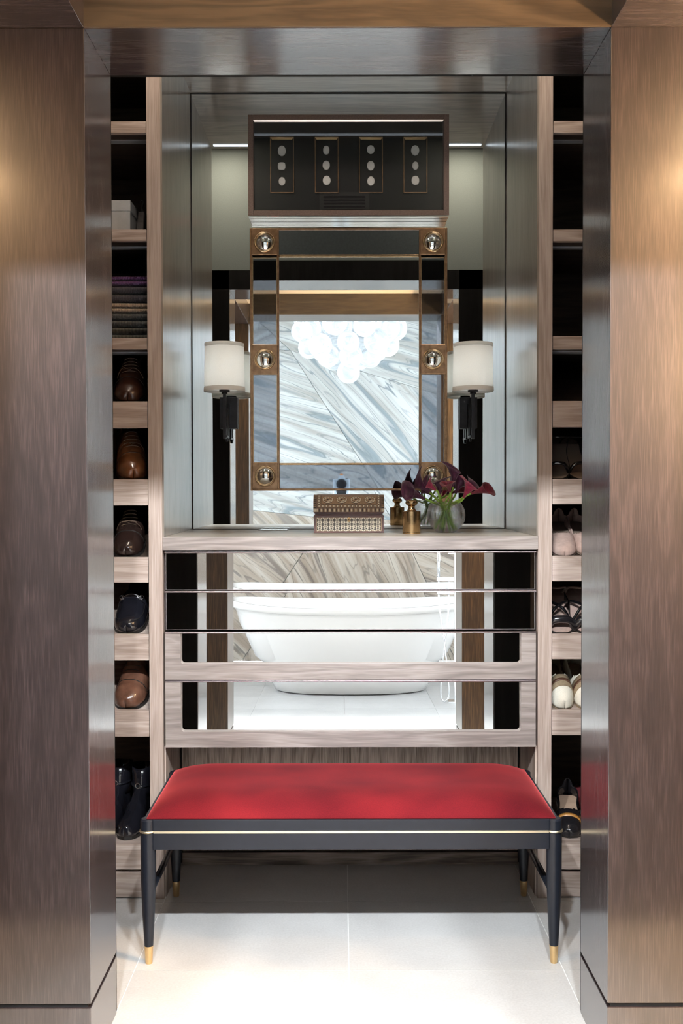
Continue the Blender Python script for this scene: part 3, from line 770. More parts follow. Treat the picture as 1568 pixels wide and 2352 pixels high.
# ------------------------------------------------------------------ framed specimen picture
PF = MR - .075
pa = at(569, 263, PF); pb = at(1031, 494, PF)
pic = thing('framed_intaglios', 'black display frame of white oval plaster intaglios in gilt slots above the mirror', 'picture', ((pa.x + pb.x) / 2, PF, pb.z))
fw = .019
X0, X1_, Z0, Z1 = pa.x, pb.x, pb.z, pa.z
frm = flat('leathery_brown_frame', (0.17, 0.115, 0.095), 0.5, 0, 0.2, 200, bump=.4, bscale=500)
fin('frame', boxes((X0, X0 + fw, PF, MR - .004, Z0, Z1), (X1_ - fw, X1_, PF, MR - .004, Z0, Z1), (X0 + fw, X1_ - fw, PF, MR - .004, Z0, Z0 + fw), (X0 + fw, X1_ - fw, PF, MR - .004, Z1 - fw, Z1)), frm, pic, bevel=.001)
iw = .006
fin('inner_lip', boxes((X0 + fw, X0 + fw + .003, PF + .004, PF + .012, Z0 + fw, Z1 - fw), (X1_ - fw - .003, X1_ - fw, PF + .004, PF + .012, Z0 + fw, Z1 - fw), (X0 + fw, X1_ - fw, PF + .004, PF + .02, Z0 + fw, Z0 + fw + .003)), flat('dark_lip', (.05, .03, .025), .3), pic)
bmx = bmesh.new()
vs = [bmx.verts.new(p_) for p_ in ((X0 + fw, PF + .003, Z1 - fw), (X1_ - fw, PF + .003, Z1 - fw), (X1_ - fw - .005, PF + .007, Z1 - fw - .0062), (X0 + fw + .005, PF + .007, Z1 - fw - .0062))]
bmx.faces.new(vs)
silver = flat('silver_bevel', (.80, .72, .66), .3, 1.0)
fin('top_bevel', bmx, silver, pic, solid=.001)
fin('glass', box(X0 + fw + .001, X1_ - fw - .001, PF + .0072, PF + .0082, Z0 + fw + .001, Z1 - fw - .001), pict_g, pic)
mat_b = flat('black_mount', (.013, .014, .018), .75, 0, .15, 300)
fin('mount', box(X0 + fw, X1_ - fw, PF + .016, PF + .022, Z0 + fw, Z1 - fw), mat_b, pic)
fin('base_channel', boxes((X0 + .001, X1_ - .001, PF + .002, PF + .026, Z0 - .005, Z0 - .0005), (X0 + .003, X1_ - .003, PF + .032, PF + .070, Z0 - .005, Z0 - .0005)), flat('polished_underside', (.93, .95, .97), .12, 1.0, 0.0), pic, label='white underside strips')
SP = PF + .016
plaster = flat('white_plaster', (.95, .95, .94), .7, 0, .02, 60, bump=.6, bscale=120)
ovals = [[(647, 347, 9.0, 11.7, 2), (646.5, 382, 8.6, 8.6, 3.2), (647.5, 417, 7.6, 9.8, 2)], [(749, 345.5, 7.2, 10, 2.2), (749, 380, 8.3, 10.6, 2), (750, 415, 8.9, 10.8, 2)],
         [(851, 344, 8.6, 9.8, 2), (851, 381, 8.4, 10.8, 2), (851.5, 416.5, 8.3, 10.6, 2)], [(953, 346, 9.3, 11.6, 2), (953.5, 381, 7, 9.4, 2), (953.5, 415, 8.8, 10.6, 2.2)]]
for k, col in enumerate(ovals):
    cxp = (647.5, 750, 851.5, 953.5)[k]
    a = at(cxp - 27.5, 316, SP); c = at(cxp + 27.5, 444, SP)
    x0, x1, z0, z1 = a.x, c.x, c.z, a.z
    w_ = .0035
    fr = fin('gilt_slot', boxes((x0, x0 + w_, SP - .006, SP, z0, z1), (x1 - w_, x1, SP - .006, SP, z0, z1), (x0 + w_, x1 - w_, SP - .006, SP, z0, z0 + w_), (x0 + w_, x1 - w_, SP - .006, SP, z1 - w_, z1)), bronze, pic, bevel=.0008)
    bmx = bmesh.new()
    v_ = [bmx.verts.new(p_) for p_ in ((x0 + .001, SP - .0065, z1 - .0005), (x1 - .001, SP - .0065, z1 - .0005), (x1 - .007, SP - .001, z1 - .008), (x0 + .007, SP - .001, z1 - .008))]
    bmx.faces.new(v_)
    fin('bevel_highlight', bmx, gold, fr, solid=.0008)
    for (px, py, rx, rz, pw_) in col:
        c0 = at(px, py, SP); kx = SP / F
        bm = bmesh.new(); rings = []
        for (q, dy) in ((1.0, 0), (1.0, -.003), (.90, -.0045), (.82, -.0036), (.35, -.0048)):
            ring = []
            for t in range(28):
                an = t * 2 * PI / 28; ca, sa = math.cos(an), math.sin(an)
                e_ = 2 / pw_
                ring.append(bm.verts.new((c0.x + rx * kx * q * math.copysign(abs(ca) ** e_, ca), SP + dy, c0.z + rz * kx * q * math.copysign(abs(sa) ** e_, sa))))
            rings.append(ring)
        for r_ in range(4):
            for t in range(28): bm.faces.new((rings[r_][t], rings[r_][(t + 1) % 28], rings[r_ + 1][(t + 1) % 28], rings[r_ + 1][t]))
        bm.faces.new(rings[-1])
        fin('intaglio', bm, plaster, fr, smooth=True)

# ------------------------------------------------------------------ framed mirror with six convex roundels
FM = MR - .078
ma = at(574, 523, FM); mb = at(1026.5, 1127, FM)
fmr = thing('bronze_framed_mirror', 'bronze framed mirror with six round convex mirrors set in its border', 'mirror', ((ma.x + mb.x) / 2, FM, mb.z))
gx = [at(p_, 800, FM).x for p_ in (574, 580, 636, 641, 962, 967, 1021, 1027)]
gz = [at(784, p_, FM).z for p_ in (523, 528, 584, 590, 793, 858, 1063, 1068, 1122, 1127)]
D_ = .016
def zr_(a, b_): return min(gz[a], gz[b_]), max(gz[a], gz[b_])
rails = []
# outer rails
rails += [(gx[0], gx[1], FM, FM + .03, gz[9], gz[0]), (gx[6], gx[7], FM, FM + .03, gz[9], gz[0])]
rails += [(gx[1], gx[6], FM, FM + .03, gz[1], gz[0]), (gx[1], gx[6], FM, FM + .03, gz[9], gz[8])]
for r_ in rails: fin('outer_rail', box(*r_), bronze, fmr, bevel=.0018, seg=3)
for a in ((gx[2], gx[3]), (gx[4], gx[5])):
    fin('inner_rail', box(a[0], a[1], FM + .001, FM + .028, gz[8], gz[1]), bronze, fmr, bevel=.0018, seg=3)
fin('inner_rail', box(gx[3], gx[4], FM + .001, FM + .028, gz[3], gz[2]), bronze_l, fmr, bevel=.002, seg=3)
fin('inner_rail', box(gx[3], gx[4], FM + .001, FM + .028, gz[7], gz[6]), bronze_l, fmr, bevel=.002, seg=3)
MY = FM + .010
fin('backing', box(gx[0] + .002, gx[7] - .002, MY + .006, MR - .004, gz[9] + .002, gz[0] - .002), blackgap, fmr)
def pane(x0, x1, z0, z1, m_, nm, lab=None):
    bm = box(x0, x1, MY, MY + .004, z0, z1)
    # leaning forward by half a degree, as it hangs
    for v in bm.verts: v.co.y += -(v.co.z - (gz[0] + gz[9]) / 2) * math.tan(TH)
    return fin(nm, bm, m_, fmr, label=lab)
TH = math.radians(.40)
pane(gx[3], gx[4], gz[6], gz[3], mirror_m, 'centre_pane')
A_ = 'darker antiqued mirror strip'
pane(gx[3], gx[4], gz[2], gz[1], mirror_a, 'border_pane', A_); pane(gx[3], gx[4], gz[8], gz[7], mirror_a, 'border_pane', A_)
for a, b_ in ((1, 2), (5, 6)):
    pane(gx[a], gx[b_], gz[4] + .0005, gz[3] - .001, mirror_a, 'border_pane', A_); pane(gx[a], gx[b_], gz[6] + .0005, gz[5] - .001, mirror_a, 'border_pane', A_)
    w_ = .0022
    for zz0, zz1 in ((gz[4], gz[3]), (gz[6], gz[5])):
        fin('bead', boxes((gx[a], gx[a] + w_, FM + .004, FM + .012, zz0, zz1), (gx[b_] - w_, gx[b_], FM + .004, FM + .012, zz0, zz1), (gx[a] + w_, gx[b_] - w_, FM + .004, FM + .012, zz1 - .0035, zz1 - .001), (gx[a] + w_, gx[b_] - w_, FM + .004, FM + .012, zz0, zz0 + .0025)), bronze_l, fmr)
    for zt_, zb_ in ((gz[1], gz[2]), (gz[4], gz[5]), (gz[7] + .006, gz[8])):
        xc, zc = (gx[a] + gx[b_]) / 2, (zt_ + zb_) / 2
        hx, hz = (gx[b_] - gx[a]) / 2 + .003, (zt_ - zb_) / 2 + .003
        blk = fin('corner_block', box(xc - hx, xc + hx, FM - .004, FM + .012, zc - hz, zc + hz), bronze, fmr, bevel=.002, seg=2)
        R = .0335
        fin('bezel', lathe(bmesh.new(), [(R + .006, 0), (R + .0055, -.004), (R + .003, -.0055), (R, -.003), (R - .003, .0)], (xc, FM - .004, zc), 40, 'y'), bronze_l, blk, smooth=True)
        prof = []
        Rr = R - .0015; Rs = .047
        for q in range(9):
            rr = Rr * (1 - q / 8); prof.append((rr, -.0005 - (math.sqrt(Rs * Rs - rr * rr) - math.sqrt(Rs * Rs - Rr * Rr))))
        fin('convex_mirror', lathe(bmesh.new(), prof, (xc, FM - .004, zc), 40, 'y'), mirror_m, blk, smooth=True)

# ------------------------------------------------------------------ wall sconces
def sconce(pxc, pxp, s, label):
    YS = MR - .118
    top, bot = at(pxc, 790, YS), at(pxc, 899, YS)
    x = top.x
    bp = at(pxp, 950, MR)
    t = thing('wall_sconce', label, 'wall lamp', (x, MR - .004, bp.z), 'linen shaded wall sconces')
    r0, r1 = 44.5 * YS / F, 46.5 * YS / F
    sh = fin('lamp_shade', lathe(bmesh.new(), [(r1, bot.z), (r0, top.z), (r0 - .002, top.z), (r1 - .002, bot.z), (r1, bot.z)], (x, YS, 0), 56), linen, t, smooth=True)
    sh.modifiers.new('e', 'EDGE_SPLIT').split_angle = math.radians(40)
    fin('trim_band', lathe(bmesh.new(), [(r1 + .0012, bot.z - .001), (r1 + .001, bot.z + .015), (r1 - .0005, bot.z + .0155)], (x, YS, 0), 56), linen, sh, smooth=True)
    fin('trim_band', lathe(bmesh.new(), [(r0 + .0012, top.z + .001), (r0 + .001, top.z - .012), (r0 - .0005, top.z - .0125)], (x, YS, 0), 56), linen, sh, smooth=True)
    # lamp and socket
    l = bpy.data.lights.new('lamp', 'POINT'); l.energy = 0.8; l.color = (.90, .96, 1); l.shadow_soft_size = .03
    lo = bpy.data.objects.new('lamp', l); link(lo, t); lo.location = (0, YS - (MR - .004), (bot.z + top.z) / 2 - bp.z)
    fin('diffuser', lathe(bmesh.new(), [(0, bot.z + .012), (r1 - .004, bot.z + .012), (r1 - .004, bot.z + .014), (0, bot.z + .014)], (x, YS, 0), 40), flat('pale_diffuser', (.8, .84, .88), .6), sh)
    fin('socket_cup', lathe(bmesh.new(), [(0, bot.z + .005), (.0195, bot.z + .005), (.0195, bot.z - .001), (.011, bot.z - .002), (.011, bot.z - .009), (0, bot.z - .009)], (x, YS, 0), 24), darkmet, t)
    # upright square bar, square frame arm, back plate
    zb = at(pxc, 1008, YS).z
    fin('upright_bar', box(x - .006, x + .006, YS - .006, YS + .006, zb, bot.z - .004), darkmet, t, bevel=.0008)
    pz0, pz1 = at(pxp, 985, MR).z, at(pxp, 914, MR).z
    px0, px1 = at(pxp - 20, 950, MR - .02).x, at(pxp + 20, 950, MR - .02).x
    bpl = fin('back_plate', boxes((px0, px1, MR - .028, MR - .014, pz0, pz1)), darkmet, t, bevel=.001)
    fin('mounting_box', box(px0 + .004, px1 - .004, MR - .014, MR - .0035, pz0 + .004, pz1 - .004), darkmet, bpl)
    xp = (px0 + px1) / 2
    zs = at(pxp, 930, MR).z
    fin('arm', boxes((x + .0005, xp + .004, YS - .004, YS + .004, zb + .006, zb + .014) if xp > x else (xp - .004, x - .0005, YS - .004, YS + .004, zb + .006, zb + .014),
                     (xp - .004, xp + .004, YS - .004, MR - .028, zb + .006, zb + .014),
                     (xp - .004, xp + .004, MR - .05, MR - .028, zb + .014, zs)), darkmet, t, bevel=.0006)
    fin('second_bar', box(xp - .0045, xp + .0045, YS + .03, YS + .042, zb - .008, zs - .02), darkmet, t, bevel=.0006)
sconce(515, 525, -1, 'left wall sconce, cream linen drum shade on dark metal bracket')
sconce(1086, 1075, 1, 'right wall sconce, cream linen drum shade beside the lilies')

# ------------------------------------------------------------------ jewellery chest
cf = fl(800, 1224, ZC1)
CY0 = cf.y; x0 = fl(719.5, 1224, ZC1).x; x1 = fl(882.5, 1224, ZC1).x
CHH = at(800, 1136, CY0).z - ZC1
chd = .165
ch = thing('jewellery_chest', 'inlaid dark wooden chest with domed lid and keyhole on the counter', 'box', ((x0 + x1) / 2, CY0, ZC1))
rosew = wood('rosewood', (.05, .018, .016), (.085, .032, .028), (.13, .06, .05), grain='x', rough=.3, coat=.4)
bone = flat('bone_inlay', (.62, .55, .42), .45, 0, .15, 200)
ebony = flat('ebony_inlay', (.035, .025, .02), .5)
tan = flat('tan_inlay', (.30, .19, .11), .5, 0, .2, 200)
hb = CHH * .445; zc = ZC1
fin('body', box(x0 + .002, x1 - .002, CY0 + .0015, CY0 + chd, zc, zc + hb), rosew, ch, bevel=.001)
fin('body_moulding', boxes((x0 + .001, x1 - .001, CY0 - .001, CY0 + chd + .001, zc, zc + .004), (x0 + .001, x1 - .001, CY0 - .001, CY0 + chd + .001, zc + hb - .004, zc + hb + .001)), rosew, ch, bevel=.0008)
# flower-star inlay field on the front
fx0, fx1, fz0, fz1 = x0 + .012, x1 - .012, zc + .008, zc + hb - .008
fin('inlay_field', box(fx0, fx1, CY0 + .0003, CY0 + .0016, fz0, fz1), ebony, ch)
fin('inlay_border', boxes((fx0 - .003, fx1 + .003, CY0 - .0002, CY0 + .0016, fz1, fz1 + .0015), (fx0 - .003, fx1 + .003, CY0 - .0002, CY0 + .0016, fz0 - .0015, fz0), (fx0 - .003, fx0, CY0 - .0002, CY0 + .0016, fz0, fz1), (fx1, fx1 + .003, CY0 - .0002, CY0 + .0016, fz0, fz1)), tan, ch)
bm = bmesh.new()
def petal(bm, cx_, cz_, ang, L, w, y):
    d = Vector((math.cos(ang), 0, math.sin(ang))); n = Vector((-d.z, 0, d.x)); c = Vector((cx_, y, cz_))
    vs = [bm.verts.new(c + d * L * a + n * w * b_) for a, b_ in ((.18, 0), (.6, .5), (1, 0), (.6, -.5))]
    bm.faces.new(vs)
ncol = 11; pw = (fx1 - fx0) / ncol; nrow = 3; ph = (fz1 - fz0) / nrow
for j in range(nrow):
    for i in range(ncol):
        c_x = fx0 + (i + .5) * pw; c_z = fz0 + (j + .5) * ph
        for q in range(4):
            petal(bm, c_x, c_z, PI / 4 + q * PI / 2, pw * .66, pw * .25, CY0 - .0001)
        for q in range(4):
            petal(bm, c_x, c_z, q * PI / 2, pw * .42, pw * .16, CY0 - .0001)
st = fin('star_inlay', bm, bone, ch, solid=.0004, flip=False); st['kind'] = 'stuff'
kx = (x0 + x1) / 2
esc = fin('keyhole_plate', lathe(bmesh.new(), [(0, -.0022), (.0052, -.0018), (.0058, 0)], (kx, CY0 + .0002, zc + hb - .013), 20, 'y'), gold, ch, smooth=True)
for v in esc.data.vertices: v.co.z = (v.co.z - (hb - .013)) * 1.35 + hb - .013
fin('keyhole', boxes((kx - .0013, kx + .0013, CY0 - .0030, CY0 - .0019, zc + hb - .017, zc + hb - .010)), blackgap, esc)
# stepped moulding above the body
z2 = zc + hb + .001
fin('lid_moulding', boxes((x0 + .004, x1 - .004, CY0 + .002, CY0 + chd - .001, z2, z2 + .004), (x0 + .006, x1 - .006, CY0 + .004, CY0 + chd - .003, z2 + .004, z2 + .007), (x0 + .003, x1 - .003, CY0 + .001, CY0 + chd, z2 + .007, z2 + .012)), rosew, ch, bevel=.0008)
z3 = z2 + .012; LH = ZC1 + CHH - z3
# domed lid
def dome(v):
    """v 0..1 from front bottom over the top -> (y, z)"""
    a = v * PI
    yy = CY0 + chd / 2 - (chd / 2) * math.copysign(abs(math.cos(a)) ** .55, math.cos(a))
    return yy, z3 + LH * math.sin(a) ** .75
NV = 40
bm = bmesh.new()
prof = [dome(k / NV) for k in range(NV + 1)]
va = [bm.verts.new((x0, y, z)) for y, z in prof]; vb = [bm.verts.new((x1, y, z)) for y, z in prof]
for k in range(NV): bm.faces.new((va[k], vb[k], vb[k + 1], va[k + 1]))
bm.faces.new(va); bm.faces.new(vb); bm.faces.new((va[0], va[-1], vb[-1], vb[0]))
lid = fin('lid', bm, flat('lid_veneer', (.17, .105, .07), .45, 0, .3, 120), ch)
# arc-length table so the inlay keeps its spacing
arc = [0]
FINE = 400; fp = [dome(k / FINE) for k in range(FINE + 1)]
for k in range(FINE): arc.append(arc[-1] + math.dist(fp[k], fp[k + 1]))
def onlid(s, off=.0004):
    s = max(0, min(arc[-1] - 1e-6, s)); k = next(i for i in range(FINE) if arc[i + 1] >= s)
    y, z = fp[k]; y2, z2_ = fp[k + 1]; l = math.dist(fp[k], fp[k + 1]) or 1
    t = (s - arc[k]) / l; ty, tz = (y2 - y) / l, (z2_ - z) / l
    return y + ty * l * t - tz * off, z + tz * l * t + ty * off
def strip(bm, xa_, xb_, sa, sb, n=1, off=.0004):
    for q in range(n):
        s_0 = sa + (sb - sa) * q / n; s_1 = sa + (sb - sa) * (q + 1) / n
        (y0, z0), (y1, z1) = onlid(s_0, off), onlid(s_1, off)
        bm.faces.new([bm.verts.new(p_) for p_ in ((xa_, y0, z0), (xb_, y0, z0), (xb_, y1, z1), (xa_, y1, z1))])
bs = bmesh.new(); bb = bmesh.new(); bt = bmesh.new()
n = 60; wv = (x1 - x0 - .022) / n
for i in range(n):
    a = x0 + .011 + i * wv
    strip((bb, bt, bs, bt)[i % 4] if i % 4 != 3 else bt, a, a + wv, .0015, .0125, 2)
for e0, e1 in ((x0 + .0004, x0 + .010), (x1 - .010, x1 - .0004)):
    strip(bb, e0, e1, .0015, .0125, 2)
    for q in range(14):
        s_ = .0145 + q * .0040
        strip((bs, bt)[q % 2], e0, e1, s_, s_ + .0034)
sA = .0145; sB = .075
strip(bs, x0 + .0125, x1 - .0125, sA, sA + .0009); strip(bs, x0 + .0125, x0 + .0137, sA, sB, 8); strip(bs, x1 - .0137, x1 - .0125, sA, sB, 8)
strip(bt, x0 + .0137, x1 - .0137, sA + .0009, sB, 12, .0002)
strip(bs, x0 + .026, x1 - .026, sA + .0125, sA + .0140, 1, .0005); strip(bs, x0 + .026, x0 + .0275, sA + .014, sB, 8, .0005); strip(bs, x1 - .0275, x1 - .026, sA + .014, sB, 8, .0005)
def disc(bm, cx_, s, r, rs, n, off):
    vs = []
    for k in range(n):
        a = 2 * PI * k / n; y, z = onlid(s + rs * math.sin(a), off); vs.append(bm.verts.new((cx_ + r * math.cos(a), y, z)))
    bm.faces.new(vs)
nd = 17
for i in range(nd):
    c_x = x0 + .020 + i * (x1 - x0 - .040) / (nd - 1)
    disc(bs, c_x, sA + .0068, .0046, .0046, 8, .0006); disc(bb, c_x, sA + .0068, .0030, .0030, 8, .0009)
for c_x in (x0 + .0195, x1 - .0195):
    for q in range(1, 6):
        disc(bs, c_x, sA + .0068 + q * .0095, .0046, .0046, 8, .0006); disc(bb, c_x, sA + .0068 + q * .0095, .003, .003, 8, .0009)
for i in range(4):
    c_x = x0 + .026 + (i + .5) * (x1 - x0 - .052) / 4
    disc(bs, c_x, sA + .032, .0205, .0165, 8, .0006); disc(bb, c_x, sA + .032, .0180, .0142, 16, .0008)
    for q in range(16):
        a = 2 * PI * q / 16
        disc(bs if q % 2 else bt, c_x + .0125 * math.cos(a), sA + .032 + .0098 * math.sin(a), .0020, .0017, 6, .0010)
    disc(bt, c_x, sA + .032, .0075, .0058, 8, .0010); disc(bs, c_x, sA + .032, .0035, .0028, 6, .0012)
for bm_, m_, nm in ((bs, ebony, 'dark_inlay'), (bb, bone, 'bone_inlay'), (bt, tan, 'tan_inlay')):
    o = fin(nm, bm_, m_, lid, flip=False); o['kind'] = 'stuff'

# ------------------------------------------------------------------ brass weight
wp = fl(946, 1227, ZC1); wy = wp.y + .026
k_ = wy / F
def brass_weight():
    r = 20.8 * k_; h = at(946, 1174, wy).z - ZC1; ht = at(946, 1147, wy).z - ZC1
    t = thing('brass_weight', 'antique brass cylinder weight with knob top, left of the glass vase', 'ornament', (wp.x, wy, ZC1))
    P_ = [(0, 0), (r * .97, 0), (r, .002), (r * .985, .006), (r * .985, .0105), (r, .0115), (r * .995, h * .79), (r * .975, h * .795), (r * .975, h * .81), (r, h * .815), (r * .99, h - .001), (r * .93, h), (r * .55, h), (0, h)]
    o = fin('body', lathe(bmesh.new(), P_, (wp.x, wy, ZC1), 48), brass, t, smooth=True); o.modifiers.new('e', 'EDGE_SPLIT').split_angle = math.radians(35)
    kn = []
    for rr, q in ((.62, 0), (.50, .06), (.40, .16), (.36, .28), (.36, .38), (.42, .46), (.56, .53), (.655, .62), (.68, .72), (.64, .83), (.5, .93), (.3, .985), (0, 1.0)):
        kn.append((r * rr, h + (ht - h) * q))
    fin('knob', lathe(bmesh.new(), kn, (wp.x, wy, ZC1), 40), brass, t, smooth=True)
brass_weight()

# ------------------------------------------------------------------ vase with water and calla lilies
vp = fl(1026, 1224, ZC1); VY = vp.y + .03; VX = vp.x
VR = 44 * VY / F
va_ = thing('glass_vase', 'round clear glass bubble vase holding water and lilies', 'vase', (VX, VY, ZC1))
hz = VR * .955
def sph(R, a0, a1, n, zc_):
    return [(R * math.sin(a0 + (a1 - a0) * k / n), zc_ - R * math.cos(a0 + (a1 - a0) * k / n)) for k in range(n + 1)]
ab = math.acos(.90); at_ = math.radians(136)
outer = [(0, .0005)] + sph(VR, ab, at_, 26, hz + .0005 - VR * .055 + .0); 
zc_v = VR * .9 + .0005
outer = [(0, .0005)] + sph(VR, ab, at_, 26, zc_v)
inner = sph(VR - .0028, math.acos(.85), at_, 24, zc_v)[::-1] + [(0, zc_v - (VR - .0028) * .85)]
fin('glass_bowl', lathe(bmesh.new(), outer + inner, (VX, VY, ZC1), 56), vase_g, va_, smooth=True)
zw = at(1026, 1191, VY).z - ZC1
Rw = VR - .0034
aw = math.acos((zc_v - zw) / Rw) if abs(zc_v - zw) < Rw else PI / 2
wprof = [(0, zc_v - Rw * .84)] + sph(Rw, math.acos(.84), aw, 18, zc_v) + [(0, zw)]
fin('water', lathe(bmesh.new(), wprof, (VX, VY, ZC1), 48), water_g, va_, smooth=True)
def calla_mat(name, c0, c1):
    m, nt, p = newmat(name)
    tc = node(nt, 'ShaderNodeTexCoord'); mp = node(nt, 'ShaderNodeMapping'); mp.inputs['Scale'].default_value = (160, 160, 12)
    nz = node(nt, 'ShaderNodeTexNoise'); nz.inputs['Scale'].default_value = 1; nt.links.new(tc.outputs['Object'], mp.inputs[0]); nt.links.new(mp.outputs[0], nz.inputs['Vector'])
    r = node(nt, 'ShaderNodeValToRGB'); e = r.color_ramp.elements; e[0].position = .35; e[1].position = .7
    e[0].color = list(c0) + [1]; e[1].color = list(c1) + [1]
    nt.links.new(nz.outputs['Fac'], r.inputs[0]); nt.links.new(r.outputs[0], p.inputs['Base Color'])
    p.inputs['Roughness'].default_value = .42; p.inputs['Sheen Weight'].default_value = .3
    p.inputs['Subsurface Weight'].default_value = 0.0
    return m
CM1 = calla_mat('aubergine_petal', (.05, .005, .034), (.13, .02, .08))
CM2 = calla_mat('burgundy_petal', (.13, .007, .028), (.28, .016, .05))
CM3 = calla_mat('magenta_petal', (.28, .008, .06), (.55, .03, .12))
stem_m = flat('green_stem', (.34, .60, .09), .4, 0, .3, 40)
spad = flat('dark_spadix', (.05, .02, .03), .7)
neck = Vector((VX - .002, VY, at(1026, 1168, VY).z))
def lily(px, py, dy, tx, ty, tdy, L, wd, m_, roll, label):
    base = at(px, py, VY + dy); tip = at(tx, ty, VY + tdy)
    ax = (tip - base).normalized()
    L = max(L, 0.02) * 1.1; wd *= 1.28
    t = thing('calla_lily', label, 'flower', tuple(base), 'calla lilies in the glass vase')
    q = ax.to_track_quat('Z', 'Y').to_matrix() @ Matrix.Rotation(roll, 3, 'Z')
    bm = bmesh.new(); NU, NVv = 28, 18; rows = []
    for j in range(NVv + 1):
        v = j / NVv; row = []
        for i in range(NU + 1):
            u = (i / NU - .5) * 2 * PI * 1.10          # overlapping wrap
            ov = .0012 * (i / NU)
            c_ = math.cos(u)
            r = .0035 + wd * (.16 * v + .84 * v ** 2.1) + ov * v
            r *= 1 + .20 * v ** 3 * max(0, c_)
            z = L * v * (1 + .28 * v * v * c_) - wd * .35 * max(0, v - .82) / .18 * (.6 + .4 * c_)
            # pointed tip
            r += wd * .55 * (v ** 5) * math.exp(-(u / .35) ** 2)
            r *= 1 + .05 * math.sin(3 * u + roll * 3) * v ** 3
            bend = wd * .8 * v ** 2
            row.append(bm.verts.new(q @ Vector((r * math.cos(u) + bend * .3, r * math.sin(u), z))))
        rows.append(row)
    for j in range(NVv):
        for i in range(NU): bm.faces.new((rows[j][i], rows[j][i + 1], rows[j + 1][i + 1], rows[j + 1][i]))
    sp_ = fin('spathe', bm, m_, t, world=False, smooth=True, solid=.0009, flip=False)
    bm = bmesh.new(); tube(bm, [q @ Vector((0, 0, L * a)) for a in (.15, .35, .55, .66)], [.0028, .0032, .0028, .0008], 8)
    fin('spadix', bm, spad, t, world=False, smooth=True)
    # stem: from the bloom through the neck to the bottom of the bowl
    rel = lambda p_: Vector(p_) - base
    off = Vector((random.uniform(-.013, .013), random.uniform(-.010, .010), random.uniform(-.006, .006)))
    n0 = neck + off
    dirn = (n0 - base); dirn.normalize()
    foot = Vector((VX - (base.x - VX) * .50 + random.uniform(-.008, .008), VY - (base.y - VY) * .45 + random.uniform(-.015, .015), ZC1 + .016))
    dd = Vector((foot.x - VX, foot.y - VY, 0))
    if dd.length > .036: foot = Vector((VX, VY, foot.z)) + dd.normalized() * .036
    pts = smooth_pts([base + ax * L * .12, base - ax * .012, (base * .45 + n0 * .55) - ax * .004, n0, (n0 + foot) / 2 + Vector((0, 0, .002)), foot], 5)
    bm = bmesh.new(); tube(bm, [rel(p_) for p_ in pts], .0034, 8)
    fin('stem', bm, stem_m, t, world=False, smooth=True)
lily(976, 1146, -.02, 916, 1122, -.045, .066, .022, CM1, 2.6, 'dark aubergine calla lily pointing far left, lowest on its side')
lily(986, 1131, .02, 938, 1094, .02, .064, .022, CM1, 1.2, 'dark calla lily arching up to the left above the lowest one')
lily(1000, 1126, -.04, 974, 1104, -.055, .040, .012, CM3, .4, 'small pink-edged half rolled calla lily at front left')
lily(1010, 1136, .0, 1006, 1092, .01, .052, .020, CM1, 3.1, 'broad purple calla lily seen from behind at the centre')
lily(1033, 1130, -.04, 1027, 1102, -.065, .044, .017, CM2, -1.6, 'deep red calla lily with its dark mouth facing front')
lily(1040, 1118, .01, 1046, 1070, .0, .066, .020, CM1, 2.2, 'tallest aubergine calla lily curling left at the top')
lily(1064, 1143, -.035, 1088, 1102, -.06, .060, .024, CM3, 2.9, 'bright magenta calla lily with wide open mouth at right')
lily(1068, 1136, .03, 1094, 1100, .04, .056, .020, CM1, .2, 'dark calla lily behind the bright magenta one')
lily(1082, 1134, .0, 1126, 1118, -.01, .062, .018, CM2, -.6, 'burgundy calla lily reaching farthest right')
lily(1046, 1134, .05, 1060, 1098, .07, .054, .019, CM1, 1.0, 'shadowed calla lily at the back of the bunch')
lily(996, 1140, .045, 962, 1112, .075, .055, .018, CM1, 1.9, 'shadowed calla lily at the back left nearest the mirror')
# ------------------------------------------------------------------ garments and box on the left shelves
def knit(name, c, cable=0):
    m, nt, p = newmat(name)
    tc = node(nt, 'ShaderNodeTexCoord'); wv = node(nt, 'ShaderNodeTexWave'); wv.inputs['Scale'].default_value = 60 if not cable else 28
    wv.bands_direction = 'X'; wv.inputs['Distortion'].default_value = 1.0 + cable * 4; wv.inputs['Detail'].default_value = 2
    nt.links.new(tc.outputs['Object'], wv.inputs['Vector'])
    r = node(nt, 'ShaderNodeValToRGB'); e = r.color_ramp.elements; e[0].color = [v * .55 for v in c] + [1]; e[1].color = list(c) + [1]
    nt.links.new(wv.outputs['Fac'], r.inputs[0]); nt.links.new(r.outputs[0], p.inputs['Base Color'])
    b_ = node(nt, 'ShaderNodeBump'); b_.inputs['Strength'].default_value = .6; b_.inputs['Distance'].default_value = .002
    nt.links.new(wv.outputs['Fac'], b_.inputs['Height']); nt.links.new(b_.outputs[0], p.inputs['Normal'])
    p.inputs['Roughness'].default_value = .9; p.inputs['Sheen Weight'].default_value = .3
    return m
ys, zs = SHELF[-1, 2]
